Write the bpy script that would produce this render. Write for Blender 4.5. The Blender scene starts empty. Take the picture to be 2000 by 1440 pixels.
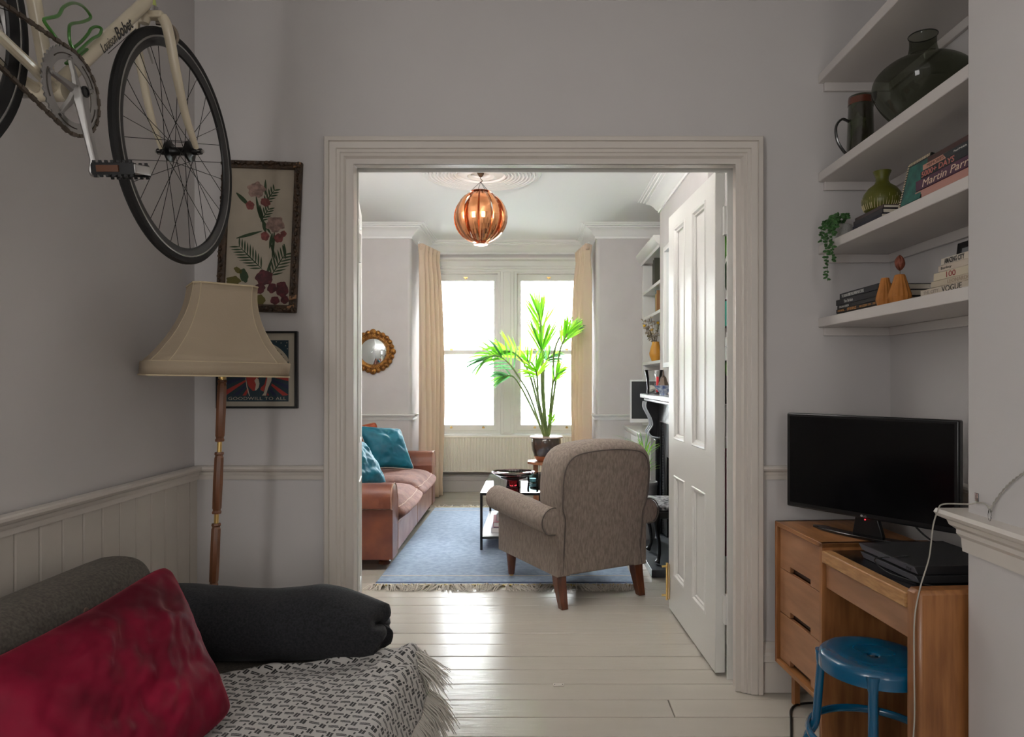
import bpy, bmesh, math, random
from mathutils import Vector, Matrix, noise
R = math.radians
random.seed(7)
C = bpy.context.scene.collection
S = bpy.context.scene
# ------------------------------------------------------------------ camera, world, lights
cd = bpy.data.cameras.new('camera'); cam = bpy.data.objects.new('camera', cd); C.objects.link(cam)
cam.location = (0, 0, 1.25); cam.rotation_euler = (R(90), 0, 0)
cd.sensor_width = 36; cd.lens = 24; cd.shift_x = -0.024; cd.shift_y = 0.0105; cd.clip_start = 0.02
S.camera = cam
w = bpy.data.worlds.new('sky'); S.world = w; w.use_nodes = True
bg = w.node_tree.nodes['Background']; bg.inputs[0].default_value = (0.93, 0.97, 1.0, 1); bg.inputs[1].default_value = 150
S.view_settings.view_transform = 'Standard'; S.view_settings.look = 'None'
S.view_settings.gamma = 1; S.view_settings.use_curve_mapping = False
S.view_settings.exposure = 0.08
def area(name, loc, rot, sx, sy, power, col=(1, 1, 1), portal=False):
    l = bpy.data.lights.new(name, 'AREA'); l.shape = 'RECTANGLE'; l.size = sx; l.size_y = sy; l.energy = power; l.color = col
    if portal: l.cycles.is_portal = True
    o = bpy.data.objects.new(name, l); C.objects.link(o); o.location = loc; o.rotation_euler = rot; return o
area('bay_window_portal', (-0.33, 7.8, 1.54), (R(-90), 0, 0), 1.8, 1.9, 1, portal=True)
area('rear_fill', (0.70, -2.10, 1.40), (R(90), 0, R(34)), 1.9, 1.6, 34, (1.0, 0.97, 0.93))  # added fill lamp behind the camera; the back wall has no window

area('front_room_ceiling_fill', (-.75, 3.05, 2.38), (R(138), 0, 0), 1.6, .4, 54, (1.0, .97, .94))  # added fill lamp hidden behind the lintel, tilted up to brighten the front room
area('side_fill', (-1.33, -.45, 1.75), (R(90), 0, R(-68)), 1.1, 1.4, 40, (1.0, .98, .95))  # added fill lamp by the solid left wall, brightens the chimney breast opposite

# ------------------------------------------------------------------ helpers
F = 1333.333
def at(px, py, Y): return Vector(((px - 1048) * Y / F, Y, 1.25 + (741 - py) * Y / F))
def atX(px, py, X):
    Y = X * F / (px - 1048); return at(px, py, Y)
MATS = {}
def mat(name, col, rough=0.5, metal=0.0, bump=0.0, bs=60.0, var=0.0, vs=6.0, col2=None, sheen=0.0, coat=0.0, trans=0.0, alpha=None, rv=0.0, stretch=None, detail=3.0, emit=0.0, spec=None, ior=None):
    if name in MATS: return MATS[name]
    m = bpy.data.materials.new(name); m.use_nodes = True; nt = m.node_tree; N = nt.nodes; L = nt.links
    b = N['Principled BSDF']
    b.inputs['Base Color'].default_value = (*col, 1); b.inputs['Roughness'].default_value = rough; b.inputs['Metallic'].default_value = metal
    if sheen: b.inputs['Sheen Weight'].default_value = sheen; b.inputs['Sheen Roughness'].default_value = 0.35; b.inputs['Sheen Tint'].default_value = (*[min(1, c * 1.6 + .15) for c in col], 1)
    if coat: b.inputs['Coat Weight'].default_value = coat; b.inputs['Coat Roughness'].default_value = 0.08
    if trans: b.inputs['Transmission Weight'].default_value = trans
    if ior: b.inputs['IOR'].default_value = ior
    if spec is not None: b.inputs['Specular IOR Level'].default_value = spec
    if alpha is not None: b.inputs['Alpha'].default_value = alpha
    if emit: b.inputs['Emission Color'].default_value = (*col, 1); b.inputs['Emission Strength'].default_value = emit
    tc = N.new('ShaderNodeTexCoord'); co = tc.outputs['Object']
    if stretch:
        mp = N.new('ShaderNodeMapping'); mp.inputs['Scale'].default_value = stretch; L.new(co, mp.inputs[0]); co = mp.outputs[0]
    if var or col2:
        n = N.new('ShaderNodeTexNoise'); n.inputs['Scale'].default_value = vs; n.inputs['Detail'].default_value = detail; L.new(co, n.inputs[0])
        r = N.new('ShaderNodeValToRGB'); L.new(n.outputs[0], r.inputs[0])
        c2 = col2 or tuple(c * (1 - var) for c in col); c1 = col if col2 else tuple(min(1, c * (1 + var)) for c in col)
        r.color_ramp.elements[0].position = .35; r.color_ramp.elements[1].position = .65
        r.color_ramp.elements[0].color = (*c2, 1); r.color_ramp.elements[1].color = (*c1, 1)
        L.new(r.outputs[0], b.inputs['Base Color'])
    if rv:
        n3 = N.new('ShaderNodeTexNoise'); n3.inputs['Scale'].default_value = 9; n3.inputs['Detail'].default_value = 5; L.new(tc.outputs['Object'], n3.inputs[0])
        mr = N.new('ShaderNodeMapRange'); mr.inputs[3].default_value = max(0.02, rough - rv); mr.inputs[4].default_value = rough + rv; L.new(n3.outputs[0], mr.inputs[0]); L.new(mr.outputs[0], b.inputs['Roughness'])
    if bump:
        n2 = N.new('ShaderNodeTexNoise'); n2.inputs['Scale'].default_value = bs; n2.inputs['Detail'].default_value = 4; L.new(co, n2.inputs[0])
        bp = N.new('ShaderNodeBump'); bp.inputs['Strength'].default_value = bump; bp.inputs['Distance'].default_value = 0.004
        L.new(n2.outputs[0], bp.inputs['Height']); L.new(bp.outputs[0], b.inputs['Normal'])
    MATS[name] = m; return m
def weave(name, c1, c2, scale=700.0, rough=0.9, var_scale=40.0, sheen=0.2, stretch=(1, 1, 1)):
    m = mat(name, c1, rough, col2=c2, vs=var_scale, detail=8.0, stretch=stretch, sheen=sheen)
    nt = m.node_tree; N = nt.nodes; L = nt.links; b = N['Principled BSDF']; tc = N.new('ShaderNodeTexCoord')
    v = N.new('ShaderNodeTexNoise'); v.inputs['Scale'].default_value = scale; L.new(tc.outputs['Object'], v.inputs[0])
    bp = N.new('ShaderNodeBump'); bp.inputs['Strength'].default_value = .5; bp.inputs['Distance'].default_value = .002
    L.new(v.outputs[0], bp.inputs['Height']); L.new(bp.outputs[0], b.inputs['Normal'])
    return m
def glassy(name, tint=(1, 1, 1), refl=0.08, rough=0.0, fres=1.5, thin=False):
    m = bpy.data.materials.new(name); m.use_nodes = True; nt = m.node_tree; N = nt.nodes; L = nt.links
    N.remove(N['Principled BSDF']); out = N['Material Output']
    t = N.new('ShaderNodeBsdfTransparent'); t.inputs[0].default_value = (*tint, 1)
    g = N.new('ShaderNodeBsdfGlossy'); g.inputs['Roughness'].default_value = rough
    fr = N.new('ShaderNodeFresnel'); fr.inputs[0].default_value = fres
    mx = N.new('ShaderNodeMixShader'); L.new(t.outputs[0], mx.inputs[1]); L.new(g.outputs[0], mx.inputs[2])
    if thin:
        lw = N.new('ShaderNodeLayerWeight'); lw.inputs[0].default_value = .5; pw_ = N.new('ShaderNodeMath'); pw_.operation = 'POWER'; pw_.inputs[1].default_value = 5; L.new(lw.outputs['Facing'], pw_.inputs[0])
        mr = N.new('ShaderNodeMapRange'); mr.inputs[3].default_value = .035; mr.inputs[4].default_value = .45; L.new(pw_.outputs[0], mr.inputs[0]); L.new(mr.outputs[0], mx.inputs[0])
    else: L.new(fr.outputs[0], mx.inputs[0])
    L.new(mx.outputs[0], out.inputs[0])
    MATS[name] = m; return m

class MB:
    def __init__(s): s.v = []; s.f = []; s.uv = None
    def add(s, vs, fs):
        o = len(s.v); s.v += [tuple(p) for p in vs]; s.f += [tuple(i + o for i in q) for q in fs]; return s
    def box(s, x0, x1, y0, y1, z0, z1):
        return s.add([(x0, y0, z0), (x1, y0, z0), (x1, y1, z0), (x0, y1, z0), (x0, y0, z1), (x1, y0, z1), (x1, y1, z1), (x0, y1, z1)],
                     [(0, 3, 2, 1), (4, 5, 6, 7), (0, 1, 5, 4), (1, 2, 6, 5), (2, 3, 7, 6), (3, 0, 4, 7)])
    def obox(s, c, ax, ay, az):
        c, ax, ay, az = map(Vector, (c, ax, ay, az)); vs = []
        for k in (-1, 1):
            for i, j in ((-1, -1), (1, -1), (1, 1), (-1, 1)): vs.append(c + ax * i + ay * j + az * k)
        return s.add(vs, [(0, 3, 2, 1), (4, 5, 6, 7), (0, 1, 5, 4), (1, 2, 6, 5), (2, 3, 7, 6), (3, 0, 4, 7)])
    def tube(s, pts, r, n=8, closed=False, cap=True, flat=1.0):
        pts = [Vector(p) for p in pts]; m = len(pts); rs = r if isinstance(r, (list, tuple)) else [r] * m
        up = None; vs = []; o = len(s.v)
        for i, p in enumerate(pts):
            a = pts[(i - 1) % m] if (closed or i > 0) else p; b = pts[(i + 1) % m] if (closed or i < m - 1) else p
            t = (b - a).normalized() if (b - a).length > 1e-9 else Vector((0, 0, 1))
            if up is None: up = Vector((0, 0, 1)) if abs(t.z) < .9 else Vector((1, 0, 0))
            u = t.cross(up); u = u.normalized() if u.length > 1e-6 else t.orthogonal().normalized()
            up = u.cross(t).normalized()
            for k in range(n):
                q = 2 * math.pi * k / n; vs.append(p + u * math.cos(q) * rs[i] + up * math.sin(q) * rs[i] * flat)
        fs = []
        for i in range(m if closed else m - 1):
            j = (i + 1) % m
            for k in range(n): fs.append((i * n + k, i * n + (k + 1) % n, j * n + (k + 1) % n, j * n + k))
        if cap and not closed: fs += [tuple(range(n))[::-1], tuple((m - 1) * n + k for k in range(n))]
        return s.add(vs, fs)
    def lathe(s, prof, c=(0, 0, 0), n=32, axis='z', sx=1.0, sy=1.0, ph=0.0):
        vs = []; m = len(prof)
        for r, z in prof:
            for k in range(n):
                q = 2 * math.pi * k / n + ph; x, y = r * math.cos(q) * sx, r * math.sin(q) * sy
                p = (x, y, z) if axis == 'z' else ((z, x, y) if axis == 'x' else (x, z, y))
                vs.append((p[0] + c[0], p[1] + c[1], p[2] + c[2]))
        fs = [(i * n + k, i * n + (k + 1) % n, (i + 1) * n + (k + 1) % n, (i + 1) * n + k) for i in range(m - 1) for k in range(n)]
        fs += [tuple(range(n))[::-1], tuple((m - 1) * n + k for k in range(n))]
        return s.add(vs, fs)
    def prism(s, poly, o, u, v, t):
        o, u, v, t = map(Vector, (o, u, v, t)); n = len(poly)
        vs = [o + u * a + v * b for a, b in poly]; vs += [p + t for p in vs]
        return s.add(vs, [tuple(range(n))[::-1], tuple(range(n, 2 * n))] + [(i, (i + 1) % n, n + (i + 1) % n, n + i) for i in range(n)])
    def grid(s, fn, nu, nv, cu=False, cv=False):
        vs = [fn(i / (nu if cu else nu - 1), j / (nv if cv else nv - 1)) for i in range(nu) for j in range(nv)]
        fs = [(i * nv + j, ((i + 1) % nu) * nv + j, ((i + 1) % nu) * nv + (j + 1) % nv, i * nv + (j + 1) % nv)
              for i in range(nu if cu else nu - 1) for j in range(nv if cv else nv - 1)]
        return s.add(vs, fs)
    def cells(s, xs, zs, holes, o, u, v, t):   # wall with openings, one connected shell
        o, u, v, t = map(Vector, (o, u, v, t)); nx, nz = len(xs), len(zs)
        solid = {(i, j) for i in range(nx - 1) for j in range(nz - 1) if not any(a <= (xs[i] + xs[i + 1]) / 2 <= b and c <= (zs[j] + zs[j + 1]) / 2 <= d for a, b, c, d in holes)}
        idx = {}; vs = []
        def V(i, j, k):
            if (i, j, k) not in idx: idx[(i, j, k)] = len(vs); vs.append(o + u * xs[i] + v * zs[j] + t * k)
            return idx[(i, j, k)]
        fs = []
        for i, j in solid:
            fs.append((V(i, j, 0), V(i, j + 1, 0), V(i + 1, j + 1, 0), V(i + 1, j, 0)))
            fs.append((V(i, j, 1), V(i + 1, j, 1), V(i + 1, j + 1, 1), V(i, j + 1, 1)))
            for (di, dj), (a, b) in {(-1, 0): ((0, 0), (0, 1)), (1, 0): ((1, 1), (1, 0)), (0, -1): ((1, 0), (0, 0)), (0, 1): ((0, 1), (1, 1))}.items():
                if (i + di, j + dj) not in solid: fs.append((V(i + a[0], j + a[1], 0), V(i + b[0], j + b[1], 0), V(i + b[0], j + b[1], 1), V(i + a[0], j + a[1], 1)))
        return s.add(vs, fs)
    def sweep(s, path, prof, side=1, closed=False):  # path in XY, prof = (out, z), out to the `side` of the path
        P = [Vector((a, b)) for a, b in path]; n = len(P); k = len(prof); vs = []
        for i, p in enumerate(P):
            a = P[i - 1] if (i > 0 or closed) else None; b = P[(i + 1) % n] if (i < n - 1 or closed) else None
            n1 = Vector((-(p - a).y, (p - a).x)).normalized() if a is not None else None
            n2 = Vector((-(b - p).y, (b - p).x)).normalized() if b is not None else None
            if n1 is None: m = n2
            elif n2 is None: m = n1
            else: m = (n1 + n2) / max(0.2, 1 + n1.dot(n2))
            for d, z in prof: vs.append((p.x + m.x * d * side, p.y + m.y * d * side, z))
        fs = [(i * k + j, i * k + (j + 1) % k, ((i + 1) % n) * k + (j + 1) % k, ((i + 1) % n) * k + j) for i in range(n if closed else n - 1) for j in range(k)]
        if not closed: fs += [tuple(range(k)), tuple((n - 1) * k + j for j in range(k))[::-1]]
        return s.add(vs, fs)
    def mesh(s, name, m=None, smooth=True, ang=35):
        me = bpy.data.meshes.new(name); me.from_pydata(s.v, [], s.f)
        bm = bmesh.new(); bm.from_mesh(me); bmesh.ops.recalc_face_normals(bm, faces=bm.faces); bm.to_mesh(me); bm.free()
        if s.uv:
            ul = me.uv_layers.new(name='UVMap')
            for lp in me.loops: ul.data[lp.index].uv = s.uv[lp.vertex_index]
        if smooth:
            me.polygons.foreach_set('use_smooth', [True] * len(me.polygons)); me.set_sharp_from_angle(angle=R(ang))
        if m: me.materials.append(m)
        return me
    def build(s, name, m, parent=None, bevel=0, seg=2, smooth=True, ang=35, solid=0, sub=0, loc=None, soff=0):
        o = bpy.data.objects.new(name, s.mesh(name, m, smooth, ang)); C.objects.link(o)
        if parent: o.parent = parent
        if loc: o.location = loc
        if solid: d = o.modifiers.new('solid', 'SOLIDIFY'); d.thickness = solid; d.offset = soff
        if bevel: d = o.modifiers.new('bevel', 'BEVEL'); d.width = bevel; d.segments = seg; d.limit_method = 'ANGLE'; d.angle_limit = R(40)
        if sub: d = o.modifiers.new('sub', 'SUBSURF'); d.levels = sub; d.render_levels = sub
        return o
def tag(o, label=None, cat=None, group=None, kind=None):
    if label: o['label'] = label
    if cat: o['category'] = cat
    if group: o['group'] = group
    if kind: o['kind'] = kind
    return o
def thing(name, label, cat, loc=(0, 0, 0), rz=0, group=None):
    o = bpy.data.objects.new(name, None); C.objects.link(o); o.location = loc; o.rotation_euler = (0, 0, rz); o.empty_display_size = .1
    return tag(o, label, cat, group)
def struct(o): o['kind'] = 'structure'; return o
def link(name, me, parent=None, loc=(0, 0, 0), rot=(0, 0, 0)):
    o = bpy.data.objects.new(name, me); C.objects.link(o); o.location = loc; o.rotation_euler = rot
    if parent: o.parent = parent
    return o
def text(s, width, height, origin, xd, yd, m, parent, name='lettering', shear=0.0, space=1.0, depth=0.0004, bold=0.0):
    cu = bpy.data.curves.new('t', 'FONT'); cu.body = s; cu.extrude = 0.01; cu.space_character = space; cu.shear = shear; cu.resolution_u = 3
    if bold: cu.offset = bold
    t = bpy.data.objects.new('t', cu); C.objects.link(t)
    dg = bpy.context.evaluated_depsgraph_get(); me = bpy.data.meshes.new_from_object(t.evaluated_get(dg))
    bpy.data.objects.remove(t); bpy.data.curves.remove(cu)
    xs = [v.co.x for v in me.vertices]; ys = [v.co.y for v in me.vertices]
    if not xs: return None
    x0, x1, y0, y1 = min(xs), max(xs), min(ys), max(ys); xd = Vector(xd).normalized(); yd = Vector(yd).normalized(); zd = xd.cross(yd)
    sx = width / (x1 - x0); sy = height / (y1 - y0)
    for v in me.vertices:
        v.co = Vector(origin) + xd * (v.co.x - x0) * sx + yd * (v.co.y - y0) * sy + zd * (depth * (1 if v.co.z > 0 else -.2))
    me.materials.append(m); o = bpy.data.objects.new(name, me); C.objects.link(o); o.parent = parent; return o
def spline(pts, n=8, closed=False):
    P = [Vector(p) for p in pts]; m = len(P); out = []
    for i in range(m if closed else m - 1):
        if closed: a, b, c, d = P[i - 1], P[i], P[(i + 1) % m], P[(i + 2) % m]
        else: a, b, c, d = P[max(i - 1, 0)], P[i], P[i + 1], P[min(i + 2, m - 1)]
        for k in range(n):
            t = k / n; out.append(.5 * (2 * b + (c - a) * t + (2 * a - 5 * b + 4 * c - d) * t * t + (3 * b - a - 3 * c + d) * t ** 3))
    if not closed: out.append(P[-1])
    return out
def fbm(p, s, o=3):
    return noise.fractal(Vector(p) * s, 1.0, 2.0, o)

# ------------------------------------------------------------------ materials
WALL = mat('matt_wall_paint', (.60, .575, .57), .75, bump=.12, bs=25, var=.02, vs=2)
TRIM = mat('satin_trim_paint', (.66, .61, .56), .38, bump=.12, bs=30, var=.02, vs=4)
BEAD = mat('panelling_paint', (.60, .555, .50), .5, bump=.1, bs=30, var=.02)
WHITE = mat('white_gloss_paint', (.74, .73, .70), .35, bump=.1, bs=20)
CEIL = mat('ceiling_paint', (.90, .89, .87), .85, bump=.08, bs=15)
FWALL = mat('front_room_wall_paint', (.60, .565, .55), .75, bump=.1, bs=25, var=.02)
FLOORM = mat('painted_floorboard', (.50, .465, .405), .225, bump=.3, bs=11, var=.02, vs=3, rv=.035, stretch=(.6, 3, 1))
GAP = mat('floor_gap', (.06, .05, .045), .9)
BLACK = mat('black_plastic', (.008, .008, .009), .3)
SATBLK = mat('black_metal', (.012, .012, .013), .35, metal=.3)
BRASS = mat('brass', (.75, .52, .2), .28, metal=1)
CHROME = mat('brushed_alloy', (.62, .61, .6), .3, metal=1, rv=.1)
PANE = glassy('window_glass', (.98, .99, .99))
def woodm(name, c1, c2, rough=.4, st=(6, 6, .6), coat=.15):
    return mat(name, c1, rough, col2=c2, vs=7, detail=6, stretch=st, bump=.1, bs=30, coat=coat)
OAKV = woodm('oak_veneer_upright', (.36, .15, .05), (.21, .08, .025))
OAKH = woodm('oak_veneer_level', (.38, .165, .055), (.24, .095, .03), st=(6, .6, 6))
OAKF = woodm('drawer_front_veneer', (.36, .165, .075), (.27, .12, .05), st=(4, .7, 4), coat=.3)
DKWOOD = woodm('dark_turned_wood', (.14, .04, .015), (.06, .016, .008), .35, coat=.3)
TEAK = woodm('teak', (.40, .16, .07), (.28, .10, .045), .35, coat=.3)

# ------------------------------------------------------------------ room shell
CH = 2.77
def outfloor():
    f = MB().box(-1.95, 1.6, -2.3, 7.75, -.09, -.022).build('floor', GAP); struct(f)
    k = 0; Y = -2.2; rng = random.Random(3)
    while Y < 7.6:
        x0, x1 = (-1.37, 1.42) if Y < 2.7 else (-1.85, 1.45)
        if Y > 6.75: x0, x1 = -1.24, .59
        cut = rng.uniform(-1.0, 1.1); segs = [(x0, cut), (cut, x1)] if rng.random() < .35 else [(x0, x1)]
        pitch = .139
        for a, b in segs:
            dz = rng.uniform(-.0012, .0012)
            MB().box(a + .0012, b - .0012, Y + .0016, min(Y + pitch, 7.6) - .0016, -.022, dz - .001).build('floorboard', FLOORM, f, bevel=.0022, seg=1)
        Y += pitch
    return f
outfloor()
struct(MB().box(-1.95, 1.6, -2.3, 7.8, CH, CH + .1).build('ceiling', CEIL))
# partition with the double-door opening
struct(MB().cells([-1.9, -.765, .83, 1.55], [-.02, 2.14, CH], [(-.765, .83, -1, 2.14)], (0, 2.74, 0), (1, 0, 0), (0, 0, 1), (0, .1, 0)).build('wall_partition', WALL))
struct(MB().box(-1.48, -1.373, -2.2, 2.74, -.02, CH).build('wall_left', WALL))
struct(MB().box(1.42, 1.55, 1.78, 2.74, -.02, CH).build('wall_right_alcove', WALL))
struct(MB().box(1.123, 1.55, -2.2, 1.78, -.02, CH).build('wall_right', WALL, bevel=.006))
struct(MB().box(-1.48, 1.55, -2.3, -2.2, -.02, CH).build('wall_back', WALL))
# front room
struct(MB().box(-1.95, -1.85, 2.84, 6.75, -.02, CH).build('wall_left_front', FWALL))
struct(MB().box(-1.95, -1.24, 6.75, 7.75, -.02, CH).build('wall_bay_left', FWALL, bevel=.035, seg=4))
struct(MB().box(.59, 1.55, 6.75, 7.75, -.02, CH).build('wall_bay_right', FWALL, bevel=.035, seg=4))
struct(MB().box(1.45, 1.55, 2.84, 6.75, -.02, CH).build('wall_right_front', FWALL))
struct(MB().box(1.03, 1.45, 4.11, 5.70, -.02, CH).build('wall_chimney_breast', FWALL, bevel=.004))
struct(MB().cells([-1.24, -1.19, .53, .59], [-.02, .62, 2.47, CH], [(-1.19, .53, .62, 2.47)], (0, 7.6, 0), (1, 0, 0), (0, 0, 1), (0, .14, 0)).build('wall_bay_window', FWALL))
# beaded boards on the left wall
lw = bpy.data.objects['wall_left']
bdm = MB().prism([(0, 0), (.0, .0875), (.004, .0895), (.009, .0865), (.012, .083), (.012, .004), (.009, 0)], (0, 0, 0), (1, 0, 0), (0, 1, 0), (0, 0, .86)).mesh('panel_board', BEAD)
y = .434
while y < 2.68:
    link('panel_board', bdm, lw, (-1.3735, y, 0)); y += .09
MB().box(-1.373, -1.362, min(y, 2.72), 2.74, 0, .86).build('panel_board', BEAD, lw)
# dado rails
def dado(name, path, side, m=TRIM, top=.905, extra=None):
    pr = [(0, top - .056), (.010, top - .056), (.012, top - .04), (.016, top - .034), (.018, top - .026), (.030, top - .02), (.036, top - .012), (.036, top - .004), (.030, top), (0, top)]
    return struct(MB().sweep(path, pr, side).build(name, m, smooth=True, ang=25))
dado('trim_1', [(-1.362, -2.15), (-1.362, 2.74), (-.841, 2.74)], -1)
dado('trim_2', [(.897, 2.74), (1.42, 2.74), (1.42, 1.79)], -1, top=.905)
def dado_big(name, path, side):
    pr = [(0, .80), (.008, .80), (.010, .835), (.018, .845), (.018, .856), (.03, .866), (.034, .878), (.05, .885), (.056, .895), (.052, .905), (0, .905)]
    return struct(MB().sweep(path, pr, side).build(name, TRIM, ang=25))
dado_big('trim_3', [(1.20, 1.78), (1.123, 1.78), (1.123, -2.1)], -1)
dado('trim_4', [(-1.85, 2.85), (-1.85, 6.75), (-1.235, 6.75), (-1.235, 7.0)], -1, WHITE, .905)
dado('trim_5', [(.585, 7.0), (.585, 6.75), (1.05, 6.75)], -1, WHITE, .905)
# skirtings
SK = [(0, 0), (.02, 0), (.02, .12), (.026, .125), (.026, .15), (.018, .16), (.018, .175), (.010, .19), (.010, .2), (0, .2)]
struct(MB().sweep([(-1.362, -2.15), (-1.362, 2.74), (-.841, 2.74)], SK, -1).build('baseboard_left', TRIM, ang=25))
struct(MB().sweep([(.897, 2.74), (1.42, 2.74), (1.42, 1.79)], SK, -1).build('baseboard_alcove', TRIM, ang=25))
struct(MB().sweep([(1.123, 1.75), (1.123, -2.1)], SK, -1).build('baseboard_right', TRIM, ang=25))
struct(MB().sweep([(-1.85, 2.85), (-1.85, 6.75), (-1.24, 6.75), (-1.24, 7.6), (.59, 7.6), (.59, 6.75), (1.02, 6.75)], SK, -1).build('baseboard_bay', mat('bay_skirting_paint', (.5, .48, .46), .5), ang=25))
# cornice of the front room
cr = [(0, CH - .13), (.012, CH - .13), (.014, CH - .112), (.03, CH - .10), (.045, CH - .075), (.07, CH - .05), (.10, CH - .038), (.10, CH - .028), (.118, CH - .024), (.12, CH - .014), (.14, CH - .014), (.143, CH - .006), (.16, CH - .006), (.16, CH), (0, CH)]
struct(MB().sweep([(-1.85, 2.84), (-1.85, 6.75), (-1.24, 6.75), (-1.24, 7.6), (.59, 7.6), (.59, 6.75), (1.45, 6.75), (1.45, 5.70), (1.03, 5.70), (1.03, 4.11), (1.45, 4.11), (1.45, 2.84)], cr, -1, True).build('trim_cornice', CEIL, ang=25))
# architrave
AP = [(0, 0), (0, .038), (.004, .041), (.019, .041), (.0205, .034), (.022, .034), (.024, .038), (.046, .034), (.049, .028), (.060, .027), (.063, .022), (.074, .022), (.082, .010), (.102, .008), (.102, 0)]
def arch(name, x0, x1, zt, yw, sgn, m=TRIM):
    path = [(x0, 0), (x0, zt), (x1, zt), (x1, 0)]; n = len(path); P = [Vector(p) for p in path]; mb = MB(); vs = []
    for i, p in enumerate(P):
        a = P[i - 1] if i else None; b = P[i + 1] if i < n - 1 else None
        n1 = Vector(((p - a).y, -(p - a).x)).normalized() if a is not None else None
        n2 = Vector(((b - p).y, -(b - p).x)).normalized() if b is not None else None
        mm = n2 if n1 is None else n1 if n2 is None else (n1 + n2) / (1 + n1.dot(n2))
        for d, h in AP: vs.append((p.x + mm.x * d, yw + sgn * h, p.y + mm.y * d))
    k = len(AP)
    mb.add(vs, [(i * k + j, i * k + (j + 1) % k, (i + 1) * k + (j + 1) % k, (i + 1) * k + j) for i in range(n - 1) for j in range(k)] + [tuple(range(k)), tuple((n - 1) * k + j for j in range(k))])
    return struct(mb.build(name, m, ang=22))
arch('trim_architrave', -.843, .899, 2.214, 2.74, -1)
arch('trim_architrave_front', -.843, .895, 2.214, 2.84, 1, WHITE)
lin = MB().prism([(-.764, 0), (-.764, 2.139), (.829, 2.139), (.829, 0), (.801, 0), (.801, 2.112), (-.733, 2.112), (-.733, 0)], (0, 2.732, 0), (1, 0, 0), (0, 0, 1), (0, .056, 0)).build('trim_door_lining', TRIM, bevel=.002); struct(lin)
struct(MB().prism([(-.764, 0), (-.764, 2.139), (.829, 2.139), (.829, 0), (.824, 0), (.824, 2.134), (-.759, 2.134), (-.759, 0)], (0, 2.789, 0), (1, 0, 0), (0, 0, 1), (0, .050, 0)).build('trim_door_rebate', WHITE))
# ------------------------------------------------------------------ door leaves
def leaf(name, hinge, end, side):   # side: which way thickness goes
    h = Vector((*hinge, 0)); d = Vector((*end, 0)) - h; W = d.length; d.normalize(); nrm = Vector((-d.y, d.x, 0)) * side
    T = .043; o = bpy.data.objects.new(name, MB().cells([0, .14, .363, .497, .714, W], [.01, .206, .745, .935, 2.045, 2.128],
        [(.14, .363, .206, .745), (.497, .714, .206, .745), (.14, .363, .935, 2.045), (.497, .714, .935, 2.045)], h, d, (0, 0, 1), nrm * T).mesh(name, WHITE)); C.objects.link(o)
    b = o.modifiers.new('b', 'BEVEL'); b.width = .002; b.segments = 1; b.limit_method = 'ANGLE'
    struct(o)
    for a, b2, c, e in [(.14, .363, .206, .745), (.497, .714, .206, .745), (.14, .363, .935, 2.045), (.497, .714, .935, 2.045)]:
        m = MB(); cx, cz = (a + b2) / 2, (c + e) / 2; p = h + d * cx + Vector((0, 0, cz)) + nrm * T / 2
        m.obox(p, d * (b2 - a) / 2, nrm * .006, (0, 0, (e - c) / 2)); m.build('door_panel', WHITE, o)
        # moulding round the panel on both faces
        mm = MB()
        for sg in (0, 1):
            base = h + nrm * (T * sg); inw = nrm * (1 if sg == 0 else -1)
            pr = [(0, 0), (.004, -.004), (.012, -.002), (.018, .006), (.026, .007), (.030, .014), (0, .014)]
            rect = [(a, c), (a, e), (b2, e), (b2, c)]; vs = []
            for (x, z) in rect:
                ix = 1 if x == a else -1; iz = 1 if z == c else -1
                for q, dep in pr: vs.append(base + d * (x + ix * q) + Vector((0, 0, z + iz * q)) + inw * dep)
            k = len(pr); mm.add(vs, [(i * k + j, i * k + (j + 1) % k, ((i + 1) % 4) * k + (j + 1) % k, ((i + 1) % 4) * k + j) for i in range(4) for j in range(k)])
        mm.build('panel_moulding', WHITE, o, ang=25)
    return o, h, d, nrm, T
d1, h, d, nr, T = leaf('door_1', (.753, 2.88), (.718, 3.71), -1)
hb = MB()
for zz in (1.915, .283):
    p = h - d * .012 + nr * .05 + Vector((0, 0, zz)); q = MB().obox(p, (.02, 0, 0), (0, .018, 0), (0, 0, .06)); q.tube([p + Vector((-.0, -.02, -.063)), p + Vector((0, -.02, .063))], .007, 8)
    q.build('hinge', WHITE, d1, bevel=.001)
# brass bolt at the meeting stile
bo = h + d * .805 - nr * .004
q = MB().obox(bo + Vector((0, 0, .16)) - nr * .002, d * .014, nr * .002, (0, 0, .095)); q.build('bolt_plate', BRASS, d1, bevel=.001)
q = MB().tube([bo - nr * .012 + Vector((0, 0, .06)), bo - nr * .012 + Vector((0, 0, .26))], .006, 10); q.build('bolt_rod', BRASS, d1)
for zz in (.085, .24):
    MB().tube([bo - nr * .012 + Vector((0, 0, zz)), bo - nr * .04 + Vector((0, 0, zz))], .006, 8).build('bolt_knob', BRASS, d1)
d2, h, d, nr, T = leaf('door_2', (-.775, 2.885), (-.938, 3.665), 1)
for zz in (1.80, .20):
    MB().obox((-.757, 2.862, zz), (.018, 0, 0), (0, .016, 0), (0, 0, .06)).build('hinge', WHITE, d2, bevel=.001)
for mname in ('door_1', 'door_2'): pass
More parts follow.
